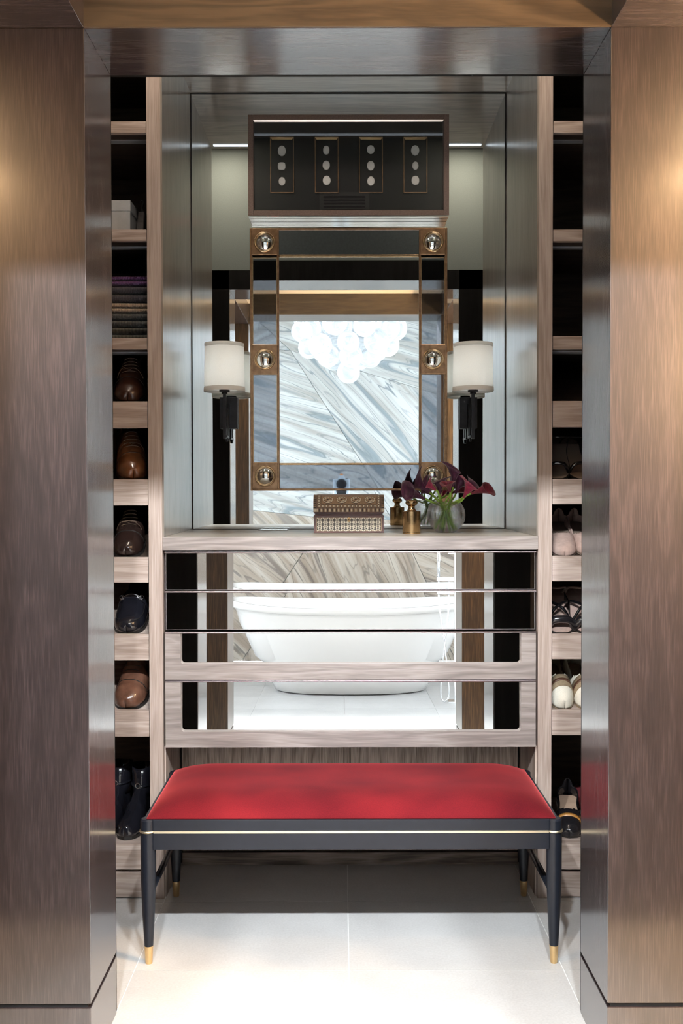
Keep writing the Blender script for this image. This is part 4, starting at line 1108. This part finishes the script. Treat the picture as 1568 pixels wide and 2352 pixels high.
def folded(z0, z1, m_, label, drop=0.0, seed=0):
    xl_, xr_ = lx0 + .07, lx1 - .004
    t = thing('folded_sweater', label, 'sweater', ((xl_ + xr_) / 2, ys + .03, z0), 'folded sweaters stacked on the left shelf')
    h = z1 - z0
    for part, (a, b_) in (('lower_fold', (0, .5)), ('upper_fold', (.5, 1))):
        bm = bmesh.new(); n = 16; NXs = 14; rows = []
        for i in range(NXs + 1):
            x = xl_ + (xr_ - xl_) * i / NXs; ring = []
            dz = -drop * (i / NXs) ** 2
            for k in range(n):
                an = 2 * PI * k / n
                yy = ys + .035 + .15 + .15 * math.copysign(abs(math.cos(an)) ** .35, math.cos(an))
                zz = z0 + h * ((a + b_) / 2) + h * .25 * math.copysign(abs(math.sin(an)) ** .7, math.sin(an)) + dz
                wob = .0022 * noise.noise(Vector((x * 14, an, seed + a)))
                ring.append(bm.verts.new((x, yy + wob * 2, zz + wob * .5)))
            rows.append(ring)
        for i in range(NXs):
            for k in range(n): bm.faces.new((rows[i][k], rows[i][(k + 1) % n], rows[i + 1][(k + 1) % n], rows[i + 1][k]))
        bm.faces.new(rows[0]); bm.faces.new(rows[-1])
        fin(part, bm, m_, t, smooth=True)
yq = ys + .035
zz = [zs, za(749, yq, 300), za(716, yq, 300), za(692, yq, 300), za(653, yq, 300), za(631, yq, 300)]
folded(zz[0], zz[1], knit('dark_cable_knit', (.09, .09, .075), 1), 'dark green cable knit sweater at the bottom of the stack', 0, 1)
folded(zz[1], zz[2], knit('grey_rib_knit', (.10, .10, .095)), 'dark grey ribbed sweater, second from the bottom', .002, 2)
folded(zz[2], zz[3], knit('tan_knit', (.48, .35, .25)), 'tan sweater, the palest one in the stack', .003, 3)
folded(zz[3], zz[4], knit('charcoal_knit', (.06, .052, .065)), 'charcoal knit sweater between the tan and purple ones', .002, 4)
folded(zz[4], zz[5], knit('purple_knit', (.17, .055, .20)), 'purple sweater on top of the stack', .001, 5)
ys1, zs1 = SHELF[-1, 1]
bx = thing('white_box', 'pale grey-white box standing on the second left shelf', 'box', (xa(240, ys1, 500), ys1 + .02, zs1))
a = at(299, 527, ys1 + .05); zt_ = za(460, ys1 + .05, 300)
wb = flat('white_card', (.42, .43, .44), .6)
fin('box_body', box(a.x - .20, a.x, ys1 + .05, ys1 + .25, zs1, zt_ - .012), wb, bx, bevel=.001)
fin('box_lid', box(a.x - .2012, a.x + .0012, ys1 + .0488, ys1 + .2512, zt_ - .035, zt_), wb, bx, bevel=.001)
hb_ = thing('handbag', 'small black leather bag beside the white box', 'bag', (a.x + .02, ys1 + .10, zs1))
bm = bmesh.new(); xb0, xb1 = a.x + .006, lx1 - .03
for (x0_, x1_, y0_, y1_, z_) in ((xb0, xb1, ys1 + .08, ys1 + .20, zs1), (xb0 + .006, xb1 - .006, ys1 + .11, ys1 + .17, zs1 + .10)):
    pass
v_ = [bm.verts.new(p_) for p_ in ((xb0, ys1 + .08, zs1), (xb1, ys1 + .08, zs1), (xb1, ys1 + .20, zs1), (xb0, ys1 + .20, zs1), (xb0 + .004, ys1 + .125, zs1 + .10), (xb1 - .004, ys1 + .125, zs1 + .10), (xb1 - .004, ys1 + .155, zs1 + .10), (xb0 + .004, ys1 + .155, zs1 + .10))]
for f in ((0, 3, 2, 1), (4, 5, 6, 7), (0, 1, 5, 4), (1, 2, 6, 5), (2, 3, 7, 6), (3, 0, 4, 7)): bm.faces.new([v_[i] for i in f])
blk_l = flat('black_leather', (.012, .011, .013), .22, 0, .2, 90, bump=.3, bscale=260, Coat_Weight=.4)
fin('bag_body', bm, blk_l, hb_, bevel=.004)
bm = bmesh.new(); tube(bm, smooth_pts([(xb0 + .012, ys1 + .14, zs1 + .098), (xb0 + .02, ys1 + .14, zs1 + .135), (xb1 - .02, ys1 + .14, zs1 + .135), (xb1 - .012, ys1 + .14, zs1 + .098)]), .003, 8)
fin('bag_handle', bm, blk_l, hb_, smooth=True)

# ------------------------------------------------------------------ shoes
def sole_w(t, W_, pointy):
    # t 0 toe .. 1 heel
    toe = (1 - (1 - min(1, t / (.16 + .16 * pointy))) ** 2) ** .5
    heel = (1 - (1 - min(1, (1 - t) / .14)) ** 2) ** .5
    waist = 1 - .24 * math.exp(-((t - .62) / .16) ** 2) - .12 * (t > .6) * min(1, (t - .6) / .3)
    return W_ * toe * heel * waist + .0008
def shoe(name, label, cat, side, row, pxc, m_up, m_sole, kind, L=.285, W_=.048, yaw=0, dy=.012, pointy=.2, hscale=1.0, extra=None, pitch=None, group=None, insole=None):
    y0, h0 = SHELF[side, row]
    pit = SLANT if (pitch is None and 3 <= row < 8) else (pitch or 0)
    yy = y0 + dy
    z_ = h0 + dy * math.tan(SLANT) if 3 <= row < 8 else h0
    x = at(pxc, {3: 922, 4: 1101, 5: 1280, 6: 1457, 7: 1632, 8: 1932}[row], yy + .04).x
    t = thing(name, label, cat, (x, yy, z_ + .0015), group, rot=(pit, 0, yaw))
    sh = .011 if kind not in ('pump', 'sandal') else .005
    hh = 0 if kind not in ('pump', 'sandal') else extra.get('heel', .0) if extra else 0
    lift = lambda q: hh * max(0, min(1, (q - .25) / .5)) ** 1.3
    N = 26
    # sole
    bm = bmesh.new(); top, bot = [], []
    for k in range(N + 1):
        q = k / N; w = sole_w(q, W_ * 1.05, pointy)
        for s in (-1, 1):
            top.append(bm.verts.new((s * w, q * L, sh + lift(q)))); bot.append(bm.verts.new((s * w, q * L, lift(q))))
    for k in range(N):
        a, b_, c, d = 2 * k, 2 * k + 1, 2 * k + 3, 2 * k + 2
        bm.faces.new((top[a], top[b_], top[c], top[d])); bm.faces.new((bot[a], bot[d], bot[c], bot[b_]))
        bm.faces.new((top[a], top[d], bot[d], bot[a])); bm.faces.new((top[b_], bot[b_], bot[c], top[c]))
    bm.faces.new((top[0], bot[0], bot[1], top[1])); bm.faces.new((top[-1], bot[-1], bot[-2], top[-2]))
    fin('sole', bm, m_sole, t, world=False)
    if insole is not None:
        bm = bmesh.new(); pv = None
        for k in range(N + 1):
            q = .02 + .96 * k / N; w = sole_w(q, W_ * .96, pointy)
            r_ = [bm.verts.new((s * w, q * L, sh + .0025 + lift(q))) for s in (-1, 1)]
            if pv: bm.faces.new((pv[0], pv[1], r_[1], r_[0]))
            pv = r_
        fin('insole', bm, insole, t, world=False, solid=.002)
    if hh > .01:
        bm = bmesh.new(); lathe(bm, [(0, .001), (.011, .001), (.012, .006), (.016, hh * .8), (.022, hh + .002), (0, hh + .002)], (0, L * .89, 0), 16)
        fin('heel', bm, m_sole, t, world=False, smooth=True)
    elif kind in ('lace', 'loafer', 'boot', 'cap'):
        bm = bmesh.new()
        prof_ = [(k / 10, sole_w(.68 + .32 * k / 10, W_ * 1.03, pointy)) for k in range(11)]
        tv = [bm.verts.new((s * w, (.68 + .32 * q) * L, .0)) for s in (-1, 1) for q, w in (prof_ if s < 0 else prof_[::-1])]
        # heel block sits under the sole; the whole shoe rests on it
        bv = [bm.verts.new((v.co.x, v.co.y, -.0005)) for v in tv]
        bm.faces.new(tv); bm.faces.new(bv[::-1])
        for k in range(len(tv)): bm.faces.new((tv[k], bv[k], bv[(k + 1) % len(tv)], tv[(k + 1) % len(tv)]))
        fin('heel', bm, m_sole, t, world=False)
    # upper
    def hgt(q):
        if kind == 'boot': pts_ = [(0, .030), (.12, .046), (.3, .062), (.45, .088), (.55, .115), (.7, .155), (.85, .165), (1, .168)]
        elif kind == 'pump': pts_ = [(0, .018), (.1, .030), (.25, .040), (.38, .044), (.5, .032), (.7, .034), (.88, .05), (1, .054)]
        elif kind == 'loafer': pts_ = [(0, .028), (.1, .040), (.25, .055), (.42, .075), (.5, .082), (.6, .062), (.8, .066), (1, .072)]
        else: pts_ = [(0, .028), (.1, .042), (.25, .056), (.4, .075), (.52, .094), (.6, .095), (.75, .078), (1, .088)]
        for i in range(len(pts_) - 1):
            if pts_[i][0] <= q <= pts_[i + 1][0]:
                f_ = (q - pts_[i][0]) / (pts_[i + 1][0] - pts_[i][0]); return (pts_[i][1] + (pts_[i + 1][1] - pts_[i][1]) * f_) * hscale
        return .05
    t0 = {'boot': .60, 'pump': .34, 'loafer': .47, 'lace': .55, 'cap': .55, 'sandal': 9}[kind]
    def surf(q, th, off=0.0):
        w = sole_w(q, W_, pointy) + off; h = hgt(q) + off
        ca, sa = math.cos(th), math.sin(th)
        e_ = .72 if q > .4 else .85
        x_ = w * math.copysign(abs(ca) ** e_, ca) * (1 - .18 * max(0, sa) ** 2 * (q > .45))
        return Vector((x_, q * L - .012 * 0, sh + lift(q) + h * max(0, sa) ** e_))
    if kind != 'sandal':
        NT, NQ = 20, 44
        bm = bmesh.new(); rows = []
        for j in range(NQ + 1):
            q = (j / NQ) ** 1.0; rows.append([bm.verts.new(surf(q, PI * i / NT)) for i in range(NT + 1)])
        for j in range(NQ):
            q = (j + .5) / NQ
            for i in range(NT):
                th = PI * (i + .5) / NT
                if q > t0 and q < .985:
                    half = {'boot': .85, 'pump': 1.05, 'loafer': .75, 'lace': .70, 'cap': .70}[kind]
                    if q < t0 + .12: half *= ((q - t0) / .12) ** .5
                    if abs(th - PI / 2) < half: continue
                bm.faces.new((rows[j][i], rows[j][i + 1], rows[j + 1][i + 1], rows[j + 1][i]))
        fin('upper', bm, m_up, t, world=False, smooth=True, solid=.0022, flip=True)
    def band(q0, q1, m_, nm, th0=0.0, th1=PI, off=.0022, n=20):
        bm = bmesh.new(); R0 = [bm.verts.new(surf(q0, th0 + (th1 - th0) * i / n, off)) for i in range(n + 1)]
        R1 = [bm.verts.new(surf(q1, th0 + (th1 - th0) * i / n, off)) for i in range(n + 1)]
        for i in range(n): bm.faces.new((R0[i], R0[i + 1], R1[i + 1], R1[i]))
        return fin(nm, bm, m_, t, world=False, smooth=True, solid=.0016)
    if kind == 'lace':
        for k in range(5):
            q = .33 + .045 * k
            bm = bmesh.new(); tube(bm, [surf(q + .006 * math.sin(th * 2), th, .004) for th in [PI / 2 - .42 + .84 * i / 8 for i in range(9)]], .0014, 6)
            fin('lace', bm, extra.get('lace', m_up), t, world=False, smooth=True)
        c_ = surf(.34, PI / 2, .006)
        for s in (-1, 1):
            bm = bmesh.new(); tube(bm, smooth_pts([c_, c_ + Vector((s * .018, -.012, .010)), c_ + Vector((s * .034, -.004, -.008)), c_ + Vector((s * .042, .004, -.030))]), .0013, 6)
            fin('lace_end', bm, extra.get('lace', m_up), t, world=False, smooth=True)
    if kind in ('cap', 'lace'):
        band(.245, .252, m_sole, 'toe_seam', .15, PI - .15, .0022)
    if kind == 'cap':
        for k in range(4):
            band(.36 + .05 * k, .364 + .05 * k, m_sole, 'lace', PI / 2 - .4, PI / 2 + .4, .003)
    if kind == 'loafer':
        band(.36, .44, m_up, 'strap', .1, PI - .1, .003)
        bm = bmesh.new(); c1, c2 = surf(.39, PI / 2 + .55, .006), surf(.39, PI / 2 - .55, .006)
        tube(bm, smooth_pts([c1, surf(.39, PI / 2, .009), c2]), .0026, 8)
        for c_ in (c1, c2):
            ring = [c_ + Vector((.009 * math.cos(a_), .007 * math.sin(a_), .003 * math.sin(a_))) for a_ in [2 * PI * i / 12 for i in range(13)]]
            tube(bm, ring, .0018, 6)
        fin('metal_bit', bm, chrome, t, world=False, smooth=True)
        bm = bmesh.new(); pts = [surf(.07, PI / 2 + .75, .002), surf(.065, PI / 2, .002), surf(.07, PI / 2 - .75, .002)]
        pth = [surf(.36, PI / 2 + .95, .002), surf(.2, PI / 2 + .9, .002), surf(.09, PI / 2 + .6, .002), surf(.085, PI / 2 - .6, .002), surf(.2, PI / 2 - .9, .002), surf(.36, PI / 2 - .95, .002)]
        tube(bm, smooth_pts(pth), .0013, 6); fin('apron_seam', bm, m_sole, t, world=False, smooth=True)
    if extra and 'bands' in extra:
        for q0, q1, mm, nm in extra['bands']: band(q0, q1, mm, nm, .02, PI - .02, .0025)
    if extra and 'straps' in extra:
        for pts, r_, mm in extra['straps']:
            bm = bmesh.new(); tube(bm, smooth_pts([Vector(p_) for p_ in pts]), r_, 8)
            for v in bm.verts: pass
            fin('strap', bm, mm, t, world=False, smooth=True)
    if kind == 'boot':
        bm = bmesh.new()
        rings = []
        for k, (z__, sx, sy) in enumerate(((.080, .032, .052), (.11, .034, .050), (.15, .036, .050), (.185, .038, .052))):
            z__ *= hscale
            rings.append([bm.verts.new((sx * math.cos(a_), L * .76 + sy * math.sin(a_), z__ + sh + .004 * math.cos(a_ * 2))) for a_ in [2 * PI * i / 24 for i in range(24)]])
        for k in range(3):
            for i in range(24): bm.faces.new((rings[k][i], rings[k][(i + 1) % 24], rings[k + 1][(i + 1) % 24], rings[k + 1][i]))
        fin('shaft', bm, m_up, t, world=False, smooth=True, solid=.0025)
        bm = bmesh.new(); zz_ = .125 * hscale + sh
        tube(bm, [(.037 * math.cos(a_), L * .76 + .054 * math.sin(a_), zz_ + .004 * math.sin(a_)) for a_ in [2 * PI * i / 24 for i in range(25)]], .0045, 8)
        fin('ankle_strap', bm, m_up, t, world=False, smooth=True)
        bm = bmesh.new(); tube(bm, [(-.002 + .008 * math.cos(a_), L * .76 - .0575, zz_ + .009 * math.sin(a_)) for a_ in [2 * PI * i / 14 for i in range(15)]], .0016, 6)
        fin('buckle', bm, chrome, t, world=False, smooth=True)
    return t
def leather(name, c, rough=.3, coat=.3): return flat(name, c, rough, 0, .3, 30, bump=.15, bscale=200, Coat_Weight=coat)
dkbr = leather('dark_brown_leather', (.045, .018, .011)); tanl = leather('tan_brown_leather', (.16, .062, .026)); brl = leather('brown_leather', (.13, .060, .038), .22, .6)
blk2 = leather('polished_black_leather', (.010, .010, .014), .16, .7); sol = flat('black_sole', (.012, .010, .009), .5); solb = flat('brown_sole', (.05, .03, .02), .5)
nude = flat('blush_suede', (.42, .30, .26), .8, 0, .1, 100); taupe = flat('taupe_leather', (.20, .15, .12), .45); cream = flat('cream_canvas', (.72, .68, .58), .85, 0, .08, 500, bump=.5, bscale=500)
oliv = flat('tan_suede', (.27, .20, .125), .85, 0, .15, 120); brst = flat('brown_strap', (.10, .045, .025), .5); patent = flat('black_patent', (.006, .006, .007), .07, 0, 0, Coat_Weight=1.0)
insl = flat('beige_insole', (.46, .32, .23), .5); gld = flat('amber_strap', (.48, .22, .05), .35); burg = leather('burgundy_leather', (.10, .018, .022))
waxed = flat('waxed_lace', (.09, .055, .035), .6)
shoe('ankle_boot', 'dark brown lace shoe on the highest left shoe shelf', 'shoe', -1, 3, 300, dkbr, sol, 'lace', yaw=.10, hscale=1.05, extra={'lace': waxed}, group='men\'s shoes')
shoe('lace_up_shoe', 'tan brown lace-up shoe on the second left shoe shelf', 'shoe', -1, 4, 312, tanl, solb, 'lace', yaw=.28, hscale=1.12, extra={'lace': waxed}, group='men\'s shoes')
shoe('lace_up_shoe', 'tan brown shoe half hidden by the dark opening, second left shoe shelf', 'shoe', -1, 4, 222, tanl, solb, 'lace', yaw=.0, extra={'lace': waxed}, group='men\'s shoes')
shoe('oxford_shoe', 'dark shoe with pale laces and brown toe, third left shoe shelf', 'shoe', -1, 5, 296, leather('blackbrown_leather', (.020, .011, .009), .2), sol, 'lace', yaw=.05, extra={'lace': waxed}, group='men\'s shoes')
shoe('loafer', 'black loafer with silver horsebit buckle', 'shoe', -1, 6, 298, blk2, sol, 'loafer', yaw=-.02, W_=.05, group='men\'s shoes')
shoe('cap_toe_shoe', 'brown polished cap toe shoe on the lowest slanted left shelf', 'shoe', -1, 7, 296, brl, sol, 'cap', yaw=-.12, W_=.052, hscale=1.1, group='men\'s shoes')
shoe('dress_boot', 'black ankle boot with buckle strap, right one of the pair beside the bench', 'boot', -1, 8, 291, blk2, sol, 'boot', yaw=-.12, L=.27, dy=.01, W_=.036, group='pair of black boots')
shoe('dress_boot', 'black ankle boot with buckle strap, half hidden by the dark opening', 'boot', -1, 8, 238, blk2, sol, 'boot', yaw=-.12, L=.27, dy=.04, W_=.036, group='pair of black boots')
shoe('strappy_heel', 'dark sandal with brown insole, left one on the top right shoe shelf', 'shoe', 1, 4, 1275, blk2, sol, 'sandal', L=.24, W_=.038, pointy=.8, yaw=-.2, insole=taupe, group='women\'s shoes', extra={'heel': .05, 'straps': [(((-.036, .055, .004), (-.02, .05, .04), (.02, .05, .04), (.036, .055, .004)), .006, blk2), (((-.030, .20, .05), (-.03, .16, .09), (.03, .16, .09), (.03, .20, .05)), .003, blk2)]})
shoe('strappy_heel', 'dark sandal with brown insole beside its twin, top right shoe shelf', 'shoe', 1, 4, 1334, blk2, sol, 'sandal', L=.24, W_=.038, pointy=.8, yaw=.1, insole=taupe, group='women\'s shoes', extra={'heel': .05, 'straps': [(((-.036, .055, .004), (-.02, .05, .04), (.02, .05, .04), (.036, .055, .004)), .006, blk2), (((-.030, .20, .05), (-.03, .16, .09), (.03, .16, .09), (.03, .20, .05)), .003, blk2)]})
for px, yw, lb in ((1290, -.12, 'blush ballet flat with taupe insole, nearest the niche'), (1352, .06, 'blush ballet flat half hidden by the right side of the opening')):
    shoe('ballet_flat', lb, 'shoe', 1, 5, px, nude, taupe, 'pump', L=.25, W_=.040, yaw=yw, insole=taupe, group='women\'s shoes', extra={'heel': .004})
for px, yw, lb in ((1284, -.05, 'black strappy sandal with blush insole, nearest the niche'), (1346, .03, 'black strappy sandal half hidden by the right side of the opening')):
    shoe('strappy_sandal', lb, 'shoe', 1, 6, px, blk_l, sol, 'sandal', L=.25, W_=.042, yaw=yw, insole=nude, group='women\'s shoes',
         extra={'heel': .03, 'straps': [(((-.044, .03, .006), (-.03, .028, .036), (0, .026, .044), (.03, .028, .036), (.044, .03, .006)), .013, blk_l), (((-.04, .07, .01), (-.01, .09, .05), (.03, .13, .05), (.035, .15, .03)), .005, patent), (((.04, .07, .01), (.01, .09, .05), (-.03, .13, .05), (-.035, .15, .03)), .005, patent), (((-.03, .22, .03), (-.034, .18, .075), (0, .15, .09), (.034, .18, .075), (.03, .22, .03)), .004, taupe)]})
for px, yw, lb in ((1289, .04, 'cream toed tan slip-on shoe with brown strap, nearest the niche'), (1344, .02, 'cream toed tan slip-on shoe half hidden by the opening')):
    t = shoe('slip_on_shoe', lb, 'shoe', 1, 7, px, cream, oliv, 'pump', L=.26, W_=.038, yaw=yw, hscale=1.75, group='women\'s shoes', insole=oliv, extra={'heel': .004, 'bands': [(.165, .335, oliv, 'tan_vamp'), (.235, .275, brst, 'instep_band')]})
for px, yw, lb, dyy in ((1300, -.20, 'black court shoe with amber strap beside the bench', .03), (1360, -.24, 'black court shoe with amber strap, half hidden by the right side of the opening', .06)):
    shoe('court_shoe', lb, 'shoe', 1, 8, px, blk_l, patent, 'pump', L=.25, W_=.042, yaw=yw, dy=dyy, insole=insl, pitch=.18, group='pair of black court shoes', hscale=1.25, extra={'heel': .02, 'bands': [(.20, .25, gld, 'amber_band')]})
shoe('burgundy_shoe', 'burgundy leather shoe behind the black court shoes', 'shoe', 1, 8, 1290, burg, sol, 'pump', L=.22, W_=.040, yaw=-1.1, dy=.335, pitch=.12, hscale=1.4, group='women\'s shoes', extra={'heel': .02})

# ------------------------------------------------------------------ bathroom seen in the mirrors: tub, filler, chandelier
TX, TY = .065, -.84
tub = thing('bathtub', 'white freestanding oval bathtub reflected in the drawer mirrors', 'bathtub', (TX, TY, 0))
NA = 72
def rimz(c_): return .565 + .04 * abs(c_) ** 2.2
def tring(bm, hl, hw_, z, ez=0, e=2.4):
    out = []
    for k in range(NA):
        a_ = 2 * PI * k / NA; ca, sa = math.cos(a_), math.sin(a_)
        x_ = hl * math.copysign(abs(ca) ** (2 / e), ca); y_ = hw_ * math.copysign(abs(sa) ** (2 / e), sa)
        out.append(bm.verts.new((TX + x_, TY + y_, z + ez * (rimz(ca) - .565))))
    return out
def bridge(bm, R):
    for i in range(len(R) - 1):
        for k in range(NA): bm.faces.new((R[i][k], R[i][(k + 1) % NA], R[i + 1][(k + 1) % NA], R[i + 1][k]))
bm = bmesh.new()
R = [tring(bm, .53, .28, .004), tring(bm, .555, .30, .012), tring(bm, .60, .34, .10, .1), tring(bm, .655, .39, .22, .3), tring(bm, .74, .43, .38, .6), tring(bm, .83, .455, .52, .9), tring(bm, .875, .468, .585, 1)]
bridge(bm, R); bm.faces.new(R[0][::-1])
fin('tub_shell', bm, tub_m, tub, smooth=True)
bm = bmesh.new()
R = [tring(bm, .872, .470, .56, 1), tring(bm, .898, .486, .565, 1), tring(bm, .905, .492, .600, 1), tring(bm, .898, .486, .608, 1), tring(bm, .87, .46, .608, 1), tring(bm, .858, .45, .600, 1), tring(bm, .81, .42, .44, .8), tring(bm, .70, .36, .22, .4), tring(bm, .58, .28, .13, .1), tring(bm, .40, .16, .115, 0)]
bridge(bm, R); bm.faces.new(R[-1])
fin('rim_and_basin', bm, tub_m, tub, smooth=True)
fin('overflow', lathe(bmesh.new(), [(.028, 0), (.028, .004), (.020, .006), (0, .006)], (TX - .10, TY - .435, .50), 24, 'y'), chrome, tub, smooth=True)
FX, FY = .775, -.30
tf = thing('tub_filler', 'chrome floor standing tub filler with hand shower and hose', 'faucet', (FX, FY, 0))
fin('base_plate', box(FX - .055, FX + .045, FY - .05, FY + .05, 0, .008), chrome, tf, bevel=.001)
fin('column', box(FX - .012, FX + .03, FY - .015, FY + .02, .008, .98), chrome, tf, bevel=.002)
fin('mixer_body', box(FX - .055, FX + .035, FY - .03, FY + .03, .90, .955), chrome, tf, bevel=.003)
fin('lever', box(FX - .05, FX - .02, FY - .012, FY + .012, .957, 1.01), chrome, tf, bevel=.002)
fin('spout', boxes((FX - .012, FX + .02, FY - .28, FY - .03, .925, .95)), chrome, tf, bevel=.003)
fin('hand_shower_cradle', box(FX - .13, FX - .014, FY - .012, FY + .014, .715, .742), chrome, tf, bevel=.002)
bm = bmesh.new(); tube(bm, [(FX - .115, FY, .742), (FX - .115, FY, .98)], .0095, 12); fin('hand_shower', bm, chrome, tf, smooth=True)
hose = [(FX - .115, FY, .716), (FX - .11, FY + .02, .60), (FX - .085, FY + .05, .40), (FX - .06, FY + .05, .20), (FX - .052, FY + .05, .06), (FX - .078, FY + .05, .012), (FX - .105, FY + .05, .05), (FX - .098, FY + .05, .22), (FX - .075, FY + .045, .42), (FX - .052, FY + .02, .60), (FX - .048, FY, .716)]
bm = bmesh.new(); tube(bm, smooth_pts(hose, 8), .0052, 8); fin('hose', bm, chrome, tf, smooth=True)

CHX, CHY = .06, -.80
chd_ = thing('bubble_chandelier', 'chandelier of clustered milky glass globes above the tub, seen in the mirror', 'chandelier', (CHX, CHY, BZ))
fin('canopy', lathe(bmesh.new(), [(0, BZ - .001), (.12, BZ - .001), (.12, BZ - .02), (0, BZ - .025)], (CHX, CHY, 0), 32), chrome, chd_)
gm = bmesh.new(); bmesh.ops.create_uvsphere(gm, u_segments=24, v_segments=14, radius=1)
for f in gm.faces: f.smooth = True
gme = bpy.data.meshes.new('glass_globe'); gm.to_mesh(gme); gm.free(); gme.materials.append(globe_g)
bmm = bmesh.new(); bmesh.ops.create_uvsphere(bmm, u_segments=10, v_segments=8, radius=1)
bme = bpy.data.meshes.new('bulb'); bmm.to_mesh(bme); bmm.free(); bme.materials.append(bulb_m)
rows = [(2.27, 0, 1), (2.365, .165, 5), (2.47, .29, 8), (2.48, .10, 3), (2.60, .345, 10), (2.61, .15, 5), (2.74, .36, 10), (2.75, .15, 4), (2.87, .28, 7)]
kk = 0
for z_, r_, n_ in rows:
    for i in range(n_):
        a_ = 2 * PI * i / n_ + z_ * 7
        R_ = .098 * random.uniform(.86, 1.08)
        loc = Vector((CHX + r_ * math.cos(a_) * 1.12, CHY + r_ * math.sin(a_) * .9, z_ + random.uniform(-.02, .02)))
        o = bpy.data.objects.new('glass_globe', gme); link(o, chd_); o.location = loc - Vector(chd_.location); o.scale = (R_, R_, R_)
        kk += 1
        if kk % 3 == 0:
            q = bpy.data.objects.new('bulb', bme); link(q, o); q.scale = (.2, .2, .2)
bm = bmesh.new(); tube(bm, [(CHX, CHY, BZ - .02), (CHX, CHY, 2.36)], .006, 8)
fin('hanging_rod', bm, chrome, chd_, smooth=True)

# ------------------------------------------------------------------ the camera reflected in the mirror
lensz = EYE.z
ph = thing('photo_camera', 'small camera with flare painted pale on its body, facing the mirror, seen above the chest', 'camera', (0, -.06, lensz - .045))
cw = flat('flare_pale_camera_body', (.55, .66, .74), .35); cb = flat('black_camera_grip', (.02, .02, .025), .4)  # pale blue body colour stands in for flare on a dark camera
fin('body', box(-.062, .062, -.10, -.045, lensz - .045, lensz + .038), cw, ph, bevel=.006)
bm = bmesh.new()
v_ = [bm.verts.new(p_) for p_ in ((-.032, -.095, lensz + .036), (.032, -.095, lensz + .036), (.032, -.045, lensz + .036), (-.032, -.045, lensz + .036), (-.018, -.09, lensz + .066), (.018, -.09, lensz + .066), (.018, -.055, lensz + .066), (-.018, -.055, lensz + .066))]
for f in ((0, 3, 2, 1), (4, 5, 6, 7), (0, 1, 5, 4), (1, 2, 6, 5), (2, 3, 7, 6), (3, 0, 4, 7)): bm.faces.new([v_[i] for i in f])
fin('prism_housing', bm, cw, ph, bevel=.003)
fin('lens_barrel', lathe(bmesh.new(), [(.026, -.045), (.040, -.044), (.040, -.022), (.034, -.022), (.030, -.036), (0, -.037)], (0, 0, lensz), 36, 'y'), cb, ph, smooth=False)
fin('shutter_dial', lathe(bmesh.new(), [(0, .045), (.009, .045), (.009, .037), (0, .037)], (.042, -.07, lensz), 16), cb, ph)
fin('accessory', box(-.012, .012, -.085, -.062, lensz + .0665, lensz + .078), flat('orange_accessory', (.75, .28, .06), .5), ph, bevel=.002)
